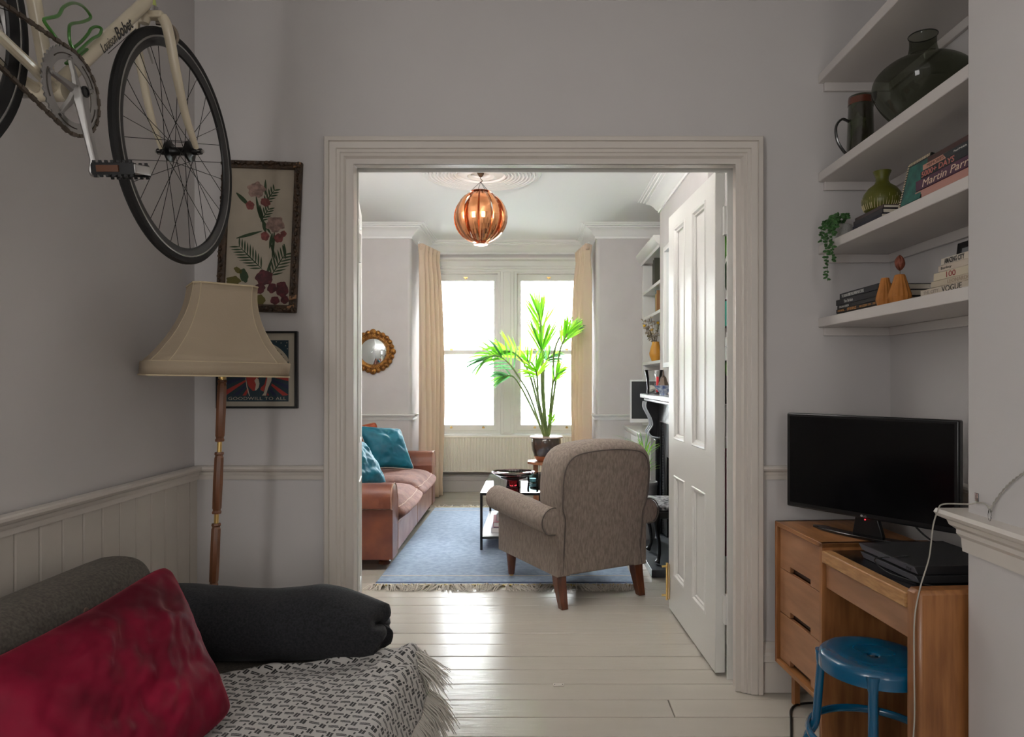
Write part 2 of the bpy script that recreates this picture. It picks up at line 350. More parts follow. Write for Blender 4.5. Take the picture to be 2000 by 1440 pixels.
# ------------------------------------------------------------------ bay window
def window(name, x0, x1):
    zb, zt = .645, 2.46; fr = MB().cells([x0, x0 + .035, x1 - .035, x1], [zb, zb + .03, zt - .03, zt], [(x0 + .035, x1 - .035, zb + .03, zt - .03)], (0, 7.61, 0), (1, 0, 0), (0, 0, 1), (0, .12, 0)).build(name, WHITE, bevel=.002); struct(fr)
    a, b = x0 + .035, x1 - .035
    lo = MB().cells([a, a + .045, b - .045, b], [.675, .74, 1.53, 1.575], [(a + .045, b - .045, .74, 1.53)], (0, 7.625, 0), (1, 0, 0), (0, 0, 1), (0, .04, 0)).build('lower_sash', WHITE, fr, bevel=.003)
    up = MB().cells([a, a + .045, b - .045, b], [1.52, 1.555, 2.355, 2.43], [(a + .045, b - .045, 1.555, 2.355)], (0, 7.672, 0), (1, 0, 0), (0, 0, 1), (0, .04, 0)).build('upper_sash', WHITE, fr, bevel=.003)
    MB().box(a + .04, b - .04, 7.643, 7.647, .735, 1.535).build('pane', PANE, lo)
    MB().box(a + .04, b - .04, 7.690, 7.694, 1.55, 2.36).build('pane', PANE, up)
    for t in (.28, .78):
        x = a + (b - a) * t
        MB().lathe([(.002, 0), (.012, .002), (.016, .010), (.010, .020), (.004, .024)], (x, 7.624, .70), 12, sy=.8).build('sash_lift', BRASS, lo)
        q = MB().box(x - .018, x + .018, 7.635, 7.655, 1.575, 1.583); q.tube([(x - .02, 7.645, 1.588), (x + .02, 7.645, 1.588)], .005, 8); q.build('sash_lock', BRASS, lo)
    q = MB().box((a + b) / 2 - .022, (a + b) / 2 + .022, 7.662, 7.672, 2.385, 2.40); q.lathe([(.004, -.012), (.012, -.01), (.012, 0)], ((a + b) / 2, 7.667, 2.386), 10); q.build('sash_pull', BRASS, up)
    return fr
window('window_1', -1.19, -.40)
window('window_2', -.255, .53)
struct(MB().box(-.405, -.25, 7.585, 7.72, .64, 2.47).build('trim_mullion', WHITE, bevel=.006))
struct(MB().box(-.37, -.285, 7.575, 7.59, .66, 2.44).build('trim_mullion_cover', WHITE, bevel=.004))
wh = MB().sweep([(-1.24, 7.6), (.59, 7.6)], [(0, 2.45), (.02, 2.45), (.02, 2.47), (.035, 2.475), (.035, 2.495), (.025, 2.51), (.025, 2.56), (.06, 2.575), (.06, 2.595), (0, 2.60)], -1); struct(wh.build('trim_window_head', WHITE, ang=25))
struct(MB().box(-1.238, .588, 7.50, 7.72, .60, .64).build('trim_window_sill', WHITE, bevel=.008))
# ceiling rose
RX, RY = -.411, 5.02
pr = [(.001, CH + .0), (.07, CH - .002), (.075, CH - .02), (.10, CH - .03), (.13, CH - .018), (.165, CH - .014)]
r = .17
while r < .40:
    pr += [(r, CH - .012), (r + .006, CH - .026), (r + .015, CH - .028), (r + .02, CH - .013)]; r += .027
pr += [(.41, CH - .012), (.42, CH - .02), (.44, CH - .016), (.45, CH + .002)]
struct(MB().lathe(pr, (RX, RY, 0), 72).build('trim_ceiling_rose', CEIL, ang=25))

# ------------------------------------------------------------------ outdoors (seen through the bay)
PALE = mat('pale_render', (.34, .335, .325), .9); SLATE = mat('outdoor_slate', (.12, .12, .13), .9)
struct(MB().box(-30, 30, 8.4, 60, -.9, -.8).build('ground_street', mat('paving', (.35, .35, .34), .9)))
t = thing('terraced_house', 'pale terraced house front across the street, seen hazily through the window', 'house', (0, 17, -.8))
MB().box(-14, 14, 0, 4, 0, 7.2).build('front_wall', PALE, t)
MB().prism([(0, 0), (4.6, 0), (2.3, 2.2)], (-14.2, -.3, 7.2), (0, 1, 0), (0, 0, 1), (28.4, 0, 0)).build('roof', SLATE, t)
for wx in (-6.6, -4.4, -1.1, 1.1, 3.4):
    for wz in (1.2, 4.3):
        f = MB().cells([wx, wx + .12, wx + 1.0, wx + 1.12], [wz, wz + .12, wz + 1.7, wz + 1.82], [(wx + .12, wx + 1.0, wz + .12, wz + 1.7)], (0, -.12, 0), (1, 0, 0), (0, 0, 1), (0, .14, 0)).build('window', PALE, t)
        MB().box(wx + .1, wx + 1.02, -.04, -.01, wz + .1, wz + 1.72).build('pane', mat('far_glass', (.35, .38, .42), .2), f)
for px in (-3.0, -2.05): MB().tube([(px, -.12, 0), (px, -.12, 7.2)], .05, 8).build('drainpipe', mat('pipe_grey', (.03, .035, .05), .7), t)
MB().sweep([(-14, 0), (14, 0)], [(0, 3.3), (.12, 3.3), (.12, 3.5), (0, 3.5)], -1).build('string_course', PALE, t)

# ------------------------------------------------------------------ curtains
CUR = mat('cream_curtain', (.78, .62, .47), .85, sheen=.2)
CUR.node_tree.nodes['Principled BSDF'].inputs['Subsurface Weight'].default_value = 0.0
def translucent(m, col, fac):
    nt = m.node_tree; N = nt.nodes; L = nt.links; b = N['Principled BSDF']; out = N['Material Output']
    tr = N.new('ShaderNodeBsdfTranslucent'); tr.inputs[0].default_value = (*col, 1); mx = N.new('ShaderNodeMixShader'); mx.inputs[0].default_value = fac
    L.new(b.outputs[0], mx.inputs[1]); L.new(tr.outputs[0], mx.inputs[2]); L.new(mx.outputs[0], out.inputs[0]); return m
translucent(CUR, (.85, .66, .48), .2)
def curtain(label, p0, p1, side, seed, hem):
    rng = random.Random(seed); t = thing('curtain', label, 'curtain', (p0[0], p0[1], 0))
    a = Vector((0, 0)); b = Vector((p1[0] - p0[0], p1[1] - p0[1])); d = b.normalized(); n = Vector((-d.y, d.x)) * side; ph = rng.uniform(0, 6)
    def fn(u, v):
        z = hem + (2.60 - hem) * v; pinch = .55 + .45 * min(1, (1 - v) / .12) if v > .88 else 1
        if .955 < v: pinch = .7 + (v - .955) * 9
        k = 5; am = .048 * (1 - .15 * v) * pinch
        off = am * math.sin(u * k * 6.283 + ph + .7 * math.sin(3 * (1 - v) + 5 * u)) + .01 * math.sin(u * 23 + v * 3) * (1 - v)
        s = u * (1.0 + .08 * (1 - v) + (.10 if v < .06 else 0) * (.06 - v) / .06); bulge = .05 * math.sin(math.pi * (1 - v)) * u
        q = a + b * s + n * (off + bulge + .035)
        return (q.x, q.y, z)
    m = MB().grid(fn, 110, 46); m.build('cloth', CUR, t, solid=.003)
    # gathered heading
    MB().grid(lambda u, v: (lambda q: (q.x, q.y, 2.55 + .06 * v))(a + b * u + n * (.035 + .03 * math.sin(u * 18 * 6.283) * (.5 + .5 * v))), 150, 4).build('heading', CUR, t, solid=.003)
    MB().tube([(a.x + n.x * .03, a.y - .02, 2.615), (b.x + n.x * .03, b.y + .05, 2.615)], .006, 8).build('curtain_track', WHITE, t)
    return t
curtain('cream curtain hanging at the left side of the bay window, behind the sofa end', (-1.20, 6.84), (-1.085, 7.30), -1, 2, .012)
curtain('cream curtain hanging at the right side of the bay window, beside the palm', (.55, 6.84), (.485, 7.30), 1, 5, .012)
# pooled curtain hem
# ------------------------------------------------------------------ radiator
t = thing('radiator', 'long cream ribbed radiator under the bay window sill', 'radiator', (-.30, 7.50, .23))
RADM = mat('radiator_enamel', (.80, .76, .66), .35)
n = 44; pts = []
for i in range(n):
    x = -.76 + 1.52 * i / n; wq = 1.52 / n
    pts += [(x, 0), (x + wq * .18, -.012), (x + wq * .52, -.012), (x + wq * .7, 0)]
pts.append((.76, 0)); poly = pts + [(.76, .03), (-.76, .03)]
MB().prism(poly, (0, 0, .015), (1, 0, 0), (0, 1, 0), (0, 0, .365)).build('front_panel', RADM, t, smooth=False)
MB().box(-.77, .77, -.012, .075, .378, .392).build('top_grille', RADM, t, bevel=.004)
MB().box(-.765, .765, -.012, .03, 0, .016).build('bottom_edge', RADM, t, bevel=.004)
for sx in (-1, 1): MB().box(sx * .77 - .004, sx * .77 + .004, -.01, .075, .01, .385).build('end_cap', RADM, t, bevel=.002)
MB().tube([(-.79, .03, .06), (-.79, .03, -.21)], .009, 8).build('pipe', mat('copper_pipe', (.6, .5, .42), .4, metal=.6), t)
MB().lathe([(.012, 0), (.02, .005), (.02, .04), (.012, .045)], (-.79, .03, .05), 14).build('valve', WHITE, t)
# ------------------------------------------------------------------ pendant
COP = mat('copper_sheet', (.80, .35, .16), .2, metal=1, var=.1, vs=10); COPI = mat('copper_inside', (.5, .14, .05), .35, metal=.8)
t = thing('pendant_lamp', 'round copper strip pendant lamp hanging from the ceiling rose', 'lamp', (RX, RY, 2.44))
RAD = .196
for k in range(12):
    q = 2 * math.pi * (k + .5) / 12
    def fn(u, v, q=q, k=k):
        ph = R(-84 + 168 * v); rr = RAD * math.cos(ph) * (1 + .012 * (k % 2)); hw = R(12.6) * (1 if k % 2 else 1.02); zz = RAD * math.sin(ph) * .985
        if k % 2 == 0: rr *= .965
        a = q + hw * (2 * u - 1); rr2 = rr * math.cos(hw) / math.cos(hw * (2 * u - 1)) if abs(u - .5) > 1e-6 else rr * math.cos(hw)
        return (rr2 * math.cos(a), rr2 * math.sin(a), zz)
    m = MB().grid(fn, 3, 15); m.build('copper_strip', COP, t, solid=.0012, ang=10)
MB().lathe([(.004, -.203), (.05, -.202), (.055, -.198), (.004, -.196)], n=24).build('bottom_disc', COP, t)
MB().lathe([(.03, .194), (.075, .190), (.078, .187), (.03, .188)], n=24).build('top_ring', COP, t)
for k in range(4):
    q = k * math.pi / 2 + .5; a = Vector((.075 * math.cos(q), .075 * math.sin(q), .188)); b = Vector((0, 0, .262)); m = MB()
    for i in range(12):
        c = a.lerp(b, (i + .5) / 12); dd = (b - a).normalized(); s1 = dd.cross(Vector((math.cos(q + i * 1.57), math.sin(q + i * 1.57), .3))).normalized()
        m.tube([c + dd * .005 * math.cos(w_ * 1.047) + s1 * .0028 * math.sin(w_ * 1.047) for w_ in range(6)], .0011, 4, closed=True)
    tag(m.build('chain', SATBLK, t), kind='stuff')
m = MB().tube(spline([(0, 0, .258), (.010, 0, .266), (.008, 0, .276), (0, 0, .284), (0, 0, .30)], 5), .003, 6); m.build('hook', mat('aged_bronze', (.12, .08, .05), .4, metal=.7), t)
MB().lathe([(.003, .295), (.012, .30), (.024, .318), (.026, .327), (.02, .328)], n=20).build('ceiling_boss', MATS['aged_bronze'], t)
# ------------------------------------------------------------------ convex mirror
t = thing('convex_mirror', 'round convex mirror in a carved gilt scalloped frame on the left wall', 'mirror', (-1.612, 6.748, 1.522))
GILT = mat('antique_gilt', (.42, .20, .045), .38, metal=.75, col2=(.16, .06, .015), vs=45, bump=.6, bs=120)
MB().lathe([(.205, 0), (.205, -.012), (.19, -.022), (.175, -.024), (.165, -.032), (.150, -.036), (.138, -.028), (.132, -.018), (.132, 0)], axis='y', n=64).build('frame', GILT, t, ang=60)
sc_ = MB()
for k in range(24):
    q = k * 2 * math.pi / 24; big = k % 6 == 0; rr = .19 if not big else .192; s_ = .026 if not big else .034
    c = Vector((rr * math.cos(q), -.016, rr * math.sin(q)))
    sm = MB(); sm.lathe([(.002, -.022), (s_ * .55, -.02), (s_ * .9, -.012), (s_, 0), (s_ * .8, .014)], tuple(c), 12, 'y'); sm.lathe([(.001, -.03), (s_ * .3, -.028), (s_ * .42, -.02), (s_ * .4, -.01)], tuple(c), 10, 'y')
    sm.build('scallop', GILT, t)
rope = MB()
for k in range(60):
    q = k * 2 * math.pi / 60; c = Vector((.163 * math.cos(q), -.034, .163 * math.sin(q))); tg = Vector((-math.sin(q), 0, math.cos(q))); rd = Vector((math.cos(q), 0, math.sin(q)))
    rope.tube([c - tg * .006 - rd * .006, c + tg * .006 + rd * .006], .0045, 6)
tag(rope.build('rope_moulding', GILT, t), kind='stuff')
prm = [(.0005, -.040)] + [(.135 * math.sin(R(a)) / math.sin(R(36)), -.018 - .026 * (math.cos(R(a)) - math.cos(R(36))) / (1 - math.cos(R(36)))) for a in range(3, 37, 3)] + [(.135, 0)]
MB().lathe(prm, axis='y', n=64).build('mirror_glass', mat('mirror_silver', (.86, .92, .92), .02, metal=1), t, ang=80)

# ------------------------------------------------------------------ leather sofa
LEA = mat('tan_leather', (.23, .072, .036), .34, col2=(.15, .042, .028), vs=7, bump=.25, bs=90, coat=.15, rv=.1, sheen=.05)
LEAF = mat('worn_leather_front', (.46, .24, .18), .34, col2=(.33, .14, .10), vs=6, bump=.2, bs=90, coat=.2)
PLUSH = mat('brown_plush', (.20, .085, .06), .85, col2=(.11, .042, .032), vs=22, detail=6, bump=.5, bs=60, sheen=.7)
PIPE = mat('pale_piping', (.42, .24, .17), .6)
sf = thing('leather_sofa', 'tan leather two-seat sofa with brown plush seat cushions along the left wall', 'sofa', (-.945, 4.45, 0))
Ls = 2.17; sk = -.045 / Ls
def sx(y): return sk * y
def arm(y0, yout, lab=None):
    # profile in YZ: upright panel topped with an outward roll
    s = 1 if yout > 0 else -1; th = .23; base = y0
    prof = [(0, .07), (0, .40)] + [(-.035 * 1 + .0, .41)] + [(-.02 + .085 - .105 * math.cos(R(a)), .475 + .088 * math.sin(R(a))) for a in range(-20, 181, 20)] + [(th - .03, .44), (th - .035, .07)]
    pr = [(base + s * p[0], p[1]) for p in prof]
    m = MB(); xs = [-.90, -.88, -.02, 0.0, .006]
    vs = []; k = len(pr); cy = base + s * .1; cz = .32
    for i, x in enumerate(xs):
        sc = .96 if i in (0,) else (.965 if i == 4 else 1)
        for yy, zz in pr: vs.append((x + sx(yy), cy + (yy - cy) * sc, cz + (zz - cz) * sc if zz > .1 else zz))
    m.add(vs, [(i * k + j, i * k + (j + 1) % k, (i + 1) * k + (j + 1) % k, (i + 1) * k + j) for i in range(len(xs) - 1) for j in range(k)] + [tuple(range(k)), tuple((len(xs) - 1) * k + j for j in range(k))])
    a = m.build('arm', LEA, sf, bevel=.012, seg=3, ang=50)
    edge = [(x_[0] + .0, ) for x_ in ()]
    MB().tube([(.004 + sx(yy), yy, zz) for yy, zz in pr[1:]], .0045, 6).build('piping', PIPE, a)
arm(0, 1); arm(Ls, -1)
MB().add(*(lambda m: (m.v, m.f))(MB().obox((-.45 + sx(1.08), Ls / 2, .175), (.43, 0, 0), (sk * .86, .86, 0), (0, 0, .105)))).build('base_frame', LEA, sf, bevel=.015)
for yy in (.205 + .44, .205 + 1.32):
    MB().obox((-.012 + sx(yy), yy, .175), (.014, 0, 0), (sk * .435, .435, 0), (0, 0, .10)).build('front_panel', LEAF, sf, bevel=.012, seg=3)
MB().obox((-.80, Ls / 2, .36), (.09, 0, 0), (sk, 1.0, 0), (0, 0, .33)).build('backrest', LEA, sf, bevel=.06, seg=4)
def boxcushion(x0, x1, y0, y1, z0, z1, name, m, parent, puff=.045, front=.05, seed=0, pipe=True):
    def fn(u, v):
        a = 2 * math.pi * u; return None
    mb = MB(); N = 22; vs = []; fs = []
    def P(i, j, top):
        u, v = i / N * 2 - 1, j / N * 2 - 1
        e = (1 - abs(u) ** 3.2) * (1 - abs(v) ** 3.2); e = max(e, 0) ** .45
        cx, cy = (x0 + x1) / 2, (y0 + y1) / 2; hx, hy = (x1 - x0) / 2, (y1 - y0) / 2
        rr = 1 - .05 * (abs(u) * abs(v)) ** 3
        x = cx + hx * u * rr; yy = cy + hy * v * rr; mid = (z0 + z1) / 2
        h = (z1 - z0) / 2 * (.62 + .38 * e) + puff * e * (1 if top else .2)
        z = mid + h * (1 if top else -1) + .008 * fbm((x + seed, yy, 0), 7)
        return (x + front * 0 + sx(yy), yy, z)
    idx = {}
    for top in (0, 1):
        for i in range(N + 1):
            for j in range(N + 1): idx[(i, j, top)] = len(vs); vs.append(P(i, j, top))
    for i in range(N):
        for j in range(N):
            fs.append((idx[i, j, 1], idx[i + 1, j, 1], idx[i + 1, j + 1, 1], idx[i, j + 1, 1])); fs.append((idx[i, j, 0], idx[i, j + 1, 0], idx[i + 1, j + 1, 0], idx[i + 1, j, 0]))
    per = [(i, 0) for i in range(N)] + [(N, j) for j in range(N)] + [(i, N) for i in range(N, 0, -1)] + [(0, j) for j in range(N, 0, -1)]
    n = len(per); rings = [[idx[a, b, 1] for a, b in per]]
    cx, cy = (x0 + x1) / 2, (y0 + y1) / 2
    for t_ in (.25, .5, .75):
        ring = []
        for a, b in per:
            pt, pb = Vector(vs[idx[a, b, 1]]), Vector(vs[idx[a, b, 0]]); p = pt.lerp(pb, t_); o = Vector((a / N * 2 - 1, b / N * 2 - 1, 0)); o = Vector((o.x if abs(o.x) > .98 else 0, o.y if abs(o.y) > .98 else 0, 0))
            p += o * front * math.sin(math.pi * t_); ring.append(len(vs)); vs.append(tuple(p))
        rings.append(ring)
    rings.append([idx[a, b, 0] for a, b in per])
    for r1, r2 in zip(rings, rings[1:]):
        for k in range(n): fs.append((r1[k], r1[(k + 1) % n], r2[(k + 1) % n], r2[k]))
    mb.add(vs, fs); o = mb.build(name, m, parent, ang=75, sub=1)
    if pipe: MB().tube([vs[i] for i in rings[0]], .004, 6, closed=True).build('piping', PIPE, o)
    return o
boxcushion(-.70, .02, .225, 1.08, .255, .40, 'seat_cushion', PLUSH, sf, seed=1)
boxcushion(-.70, .02, 1.10, 1.945, .255, .40, 'seat_cushion', PLUSH, sf, seed=5)
for x in (-.07, -.83):
    for yy in (.12, Ls - .12):
        MB().lathe([(.030, .012), (.040, .02), (.042, .035), (.03, .045), (.045, .06), (.045, .075)], (x + sx(yy), yy, 0), 18).build('foot', DKWOOD, sf)
# scatter cushions: generic pillow
def pillow(name, label, mats, c, u, v, T, seed=0, pipe=None, cat='cushion', wr=.006, group=None, sag=0.0, pw=5, N=40, folds=0):
    c, u, v = Vector(c), Vector(u), Vector(v); n = u.cross(v).normalized(); vs = []; fs = []; lu, lv = u.length, v.length
    for s in (1, -1):
        for i in range(N + 1):
            for j in range(N + 1):
                a, b = i / N * 2 - 1, j / N * 2 - 1
                e = max(0, (1 - abs(a) ** 2.4) * (1 - abs(b) ** 2.4)); h = T * e ** .52
                pull = 1 - .07 * ((1 - abs(b) ** 2) * abs(a) ** 2); pull2 = 1 - .07 * ((1 - abs(a) ** 2) * abs(b) ** 2)
                cq_ = 1 - .07 * (abs(a) * abs(b)) ** 8; p = c + u * (a * pull * cq_) + v * (b * pull2 * cq_)
                wv = wr * fbm((a * lu * 2 + seed, b * lv * 2, s), 5) * (.3 + e)
                if folds:
                    # radiating creases from the corners
                    for ca, cb in ((-1, -1), (1, 1), (-1, 1), (1, -1)):
                        dx, dy = a - ca, b - cb; rr = math.hypot(dx, dy) + 1e-6; wv += folds * math.sin(9 * math.atan2(dy, dx) + seed + ca) * math.exp(-rr * 1.7) * min(1, rr * 2) * min(1, e * 3)
                p += n * (s * h + wv * s) - Vector((0, 0, sag * e)); vs.append(tuple(p))
    M_ = (N + 1) ** 2
    for s in (0, 1):
        for i in range(N):
            for j in range(N):
                q = [s * M_ + i * (N + 1) + j, s * M_ + (i + 1) * (N + 1) + j, s * M_ + (i + 1) * (N + 1) + j + 1, s * M_ + i * (N + 1) + j + 1]; fs.append(tuple(q if s == 0 else q[::-1]))
    m = MB(); m.add(vs, fs)
    me = m.mesh(name, mats, True, 80); bm = bmesh.new(); bm.from_mesh(me); bmesh.ops.remove_doubles(bm, verts=bm.verts, dist=.0004); bmesh.ops.recalc_face_normals(bm, faces=bm.faces); bm.to_mesh(me); bm.free()
    for p in me.polygons: p.use_smooth = True
    o = bpy.data.objects.new(name, me); C.objects.link(o); tag(o, label, cat, group)
    if pipe:
        per = [(i, 0) for i in range(N)] + [(N, j) for j in range(N)] + [(i, N) for i in range(N, 0, -1)] + [(0, j) for j in range(N, 0, -1)]
        MB().tube([vs[i * (N + 1) + j] for i, j in per], .0035, 6, closed=True).build('piping', pipe, o)
    return o
TEALV = mat('teal_velvet', (.0, .16, .235), .55, col2=(.0, .095, .15), vs=5, detail=5, sheen=.9, bump=.15, bs=30)
CPIPE = mat('cream_piping', (.65, .6, .5), .7)
pillow('scatter_cushion', 'teal velvet cushion with cream piping in the far corner of the leather sofa', TEALV, (-1.35, 6.13, .635), (.175, .10, -.02), (-.075, .055, .185), .085, 3, CPIPE, wr=.02, folds=.008)
pillow('scatter_cushion', 'teal velvet cushion half hidden by the door jamb, nearest on the leather sofa', TEALV, (-1.37, 5.22, .605), (.09, .19, -.02), (-.10, .02, .175), .09, 9, CPIPE, wr=.02, folds=.008)
pillow('scatter_cushion', 'rust red patterned cushion peeping up behind the teal sofa cushion', mat('rust_cloth', (.42, .10, .04), .85, col2=(.30, .06, .03), vs=35, sheen=.4), (-1.575, 6.18, .665), (.14, .12, .02), (-.05, .02, .17), .06, 14, mat('rust_piping', (.5, .16, .07), .7), wr=.015)

# ------------------------------------------------------------------ rug
RUGM = weave('blue_wool_pile', (.27, .34, .43), (.16, .215, .31), scale=500, var_scale=30, sheen=.8)
t = thing('rug', 'blue woven rug with yellow binding and cream fringe under the coffee table', 'rug', (-.19, 5.35, 0))
MB().box(-.79, .79, -1.22, 1.25, .0005, .011).build('pile', RUGM, t, bevel=.003)
CRM = mat('cream_yarn', (.62, .57, .50), .9, var=.1, vs=40)
for yy in (-1.05, 1.10): MB().box(-.785, .785, yy, yy + .008, .0105, .0125).build('woven_stripe', CRM, t)
MB().box(-.79, .79, -1.20, -1.178, .0105, .0122).build('dark_band', mat('navy_yarn', (.045, .07, .14), .9), t)
for yy in (-1.235, 1.25): MB().box(-.79, .79, yy, yy + .016, .002, .0125).build('binding', mat('yellow_yarn', (.62, .48, .16), .9, var=.1, vs=50), t, bevel=.003)
fm = MB(); rng = random.Random(4)
for (yb, s) in ((-1.23, -1), (1.262, 1)):
    for i in range(430 if s < 0 else 120):
        x = -.79 + 1.58 * rng.random(); l = rng.uniform(.07, .115); a = rng.uniform(-.5, .5) + .5 * math.sin(x * 17); mid = .022 * rng.random() + .008
        fm.tube([(x, yb, .009), (x + a * l * .35, yb + s * l * .45, mid), (x + a * l * .9 + rng.uniform(-.01, .01), yb + s * l, .004)], [.0028, .0026, .0012], 4)
tag(fm.build('fringe', CRM, t), kind='stuff')

# ------------------------------------------------------------------ coffee table
t = thing('coffee_table', 'glass coffee table with thin black metal frame and lower shelf', 'table', (-.185, 5.43, 0))
hx, hy, zt = .215, .48, .425
for a in (-1, 1):
    for b in (-1, 1):
        MB().box(a * hx - .009, a * hx + .009, b * hy - .009, b * hy + .009, .0125, zt - .016).build('leg', SATBLK, t, bevel=.001)
MB().cells([-hx - .009, -hx + .011, hx - .011, hx + .009], [-hy - .009, -hy + .011, hy - .011, hy + .009], [(-hx + .011, hx - .011, -hy + .011, hy - .011)], (0, 0, zt - .016), (1, 0, 0), (0, 1, 0), (0, 0, .012)).build('top_frame', SATBLK, t)
MB().box(-hx - .008, hx + .008, -hy - .008, hy + .008, zt - .004, zt + .003).build('glass_top', glassy('table_glass', (.84, .93, .90), fres=1.6), t)
MB().box(-hx + .01, hx - .01, -hy + .01, hy - .01, .095, .112).build('lower_shelf', mat('pale_shelf', (.55, .56, .58), .35), t, bevel=.001)
MB().cells([-hx - .009, -hx + .01, hx - .01, hx + .009], [-hy - .009, -hy + .01, hy - .01, hy + .009], [(-hx + .01, hx - .01, -hy + .01, hy - .01)], (0, 0, .093), (1, 0, 0), (0, 1, 0), (0, 0, .016)).build('shelf_frame', SATBLK, t)
# books
PAGE = mat('book_pages', (.66, .60, .50), .85, stretch=(1, 1, 30), var=.08, vs=60)
def book(label, loc, rz, L, D, T, cm, title=None, tcol=None, tw=.6, th=.5, t0=.1, tilt=None, group=None, pages=PAGE, name='book', marks=()):
    t = thing(name, label, 'book', loc, rz, group); c = .0022
    pr = [(0, 0), (D, 0), (D, c), (c * 1.6, c), (c * 1.6, T - c), (D, T - c), (D, T), (0, T)]
    MB().prism([(a, b) for a, b in pr], (0, -L / 2, 0), (1, 0, 0), (0, 0, 1), (0, L, 0)).build('cover', cm, t, bevel=.001, seg=1)
    MB().box(c * 1.6, D - .004, -L / 2 + .003, L / 2 - .003, c, T - c).build('pages', pages, t)
    if title:
        for (s_, a0, w0, z0, h0, mm, kw) in title:
            text(s_, w0 * L, h0 * T, (-.0003, L / 2 - a0 * L, z0 * T), (0, -1, 0), (0, 0, 1), mm, t, **kw)
    if tilt: t.rotation_euler = tilt
    return t
def flat(name, c, r=.6, **k): return mat(name, c, r, **k)
zz = .112
for i, (L, D, T, c, dx, dy, rz, lab) in enumerate([
    (.30, .24, .038, (.14, .10, .16), 0, -.02, 0, 'thick book with white pages, lowest on the coffee table shelf'),
    (.29, .23, .034, (.36, .10, .12), .005, 0, .05, 'red-brown hardback second from the bottom under the coffee table'),
    (.25, .19, .05, (.55, .55, .60), .045, .03, -.08, 'pale grey thick book in the middle of the shelf stack'),
    (.24, .19, .026, (.20, .28, .24), .05, .05, -.02, 'green covered book topmost in the coffee table stack')]):
    book(lab, (-.335 + dx, 5.22 + dy, zz), R(90) + rz if False else rz, L, D, T, flat('coffee_book_%d' % i, c), pages=mat('white_pages', (.8, .78, .76), .8)); zz += T + .001
book('small grey book lying on its own at the far end of the coffee table shelf', (-.33, 5.66, .112), 0, .22, .16, .03, flat('small_grey_cover', (.3, .32, .35)))
# red glass footed bowl
t = thing('glass_bowl', 'shallow red glass bowl on a clear foot, on the coffee table', 'bowl', (-.178, 5.2, .428))
CGL = glassy('clear_glass', (.96, .97, .97), fres=1.5)
RGL = glassy('red_glass', (.80, .34, .38), fres=1.45)
MB().lathe([(.052, 0), (.056, .004), (.052, .012), (.050, .045), (.051, .052), (.040, .052), (.038, .01), (.02, .004)], n=40).build('foot', RGL, t)
MB().lathe([(.01, .050), (.055, .054), (.095, .070), (.125, .092), (.128, .096), (.120, .094), (.09, .076), (.05, .060), (.01, .056)], n=48).build('bowl', RGL, t)
MB().lathe([(.124, .090), (.15, .104), (.166, .116), (.166, .119), (.150, .108), (.126, .096)], n=48).build('rim', glassy('pink_clear_glass', (.92, .82, .84), fres=1.45), t)
dm = MB()
for k in range(40):
    for rr, hh in ((.134, .100), (.15, .109)):
        q = k * 2 * math.pi / 40 + rr; dm.lathe([(.0005, .005), (.0035, .003), (.004, 0)], (rr * math.cos(q), rr * math.sin(q), hh), 6)
tag(dm.build('studs', glassy('pink_bead_glass', (.7, .45, .5)), t), kind='stuff')
t = thing('tea_light_glass', 'small teal glass tumbler near the far corner of the coffee table', 'glass', (-.03, 5.45, .428))
MB().lathe([(.004, 0), (.036, 0), (.042, .006), (.046, .05), (.044, .075), (.040, .075), (.041, .05), (.036, .008), (.004, .006)], n=28).build('tumbler', glassy('teal_glass', (.82, .92, .93), fres=1.4), t)
MB().lathe([(.002, .008), (.034, .008), (.036, .03), (.002, .032)], n=20).build('wax', mat('blue_wax', (.25, .4, .45), .6), t)

# ------------------------------------------------------------------ teak side table with pot plant
t = thing('plant_table', 'small octagonal teak side table with curved legs under the palm', 'table', (.11, 6.78, 0))
oc = [(.215 * math.cos(R(22.5 + 45 * k)), .215 * math.sin(R(22.5 + 45 * k))) for k in range(8)]
MB().prism(oc, (0, 0, .418), (1, 0, 0), (0, 1, 0), (0, 0, .022)).build('top', TEAK, t, bevel=.003)
for q in (R(20), R(110)):
    dq = Vector((math.cos(q), math.sin(q), 0)); nq = Vector((-dq.y, dq.x, 0))
    # a U-shaped pair of legs cut from one board
    outer = [(-.15, 0), (-.15, .418), (-.105, .418)] + [(-.105 + .0, .25)] + [(.105 * -math.cos(R(a)), .20 - .105 * math.sin(R(a)) + .03) for a in range(10, 171, 16)] + [(.105, .25), (.105, .418), (.15, .418), (.15, 0), (.10, 0)] + [(.10 * math.cos(R(a)), .055 * math.sin(R(a))) for a in range(12, 170, 14)] + [(-.10, 0)]
    MB().prism(outer, nq * -.011, dq, (0, 0, 1), nq * .022).build('curved_leg', TEAK, t, bevel=.002)
PX_, PY_ = .095, 6.76
t = thing('potted_palm', 'tall kentia palm in a brown glazed pot in front of the bay window', 'plant', (PX_, PY_, .44))
POTM = mat('brown_glaze', (.045, .032, .028), .1, col2=(.09, .05, .03), vs=7, coat=.6, spec=.8)
MB().lathe([(.02, 0), (.085, 0), (.098, .012), (.118, .05), (.14, .11), (.148, .16), (.147, .205), (.142, .222), (.162, .232), (.165, .240), (.160, .246), (.138, .244), (.132, .22), (.132, .20), (.02, .195)], n=48).build('pot', POTM, t)
MB().lathe([(.086, .001), (.101, .014), (.119, .048), (.122, .055), (.118, .05), (.095, .01)], n=48).build('pot_foot', mat('raw_terracotta_glaze', (.36, .12, .05), .3, coat=.3), t)
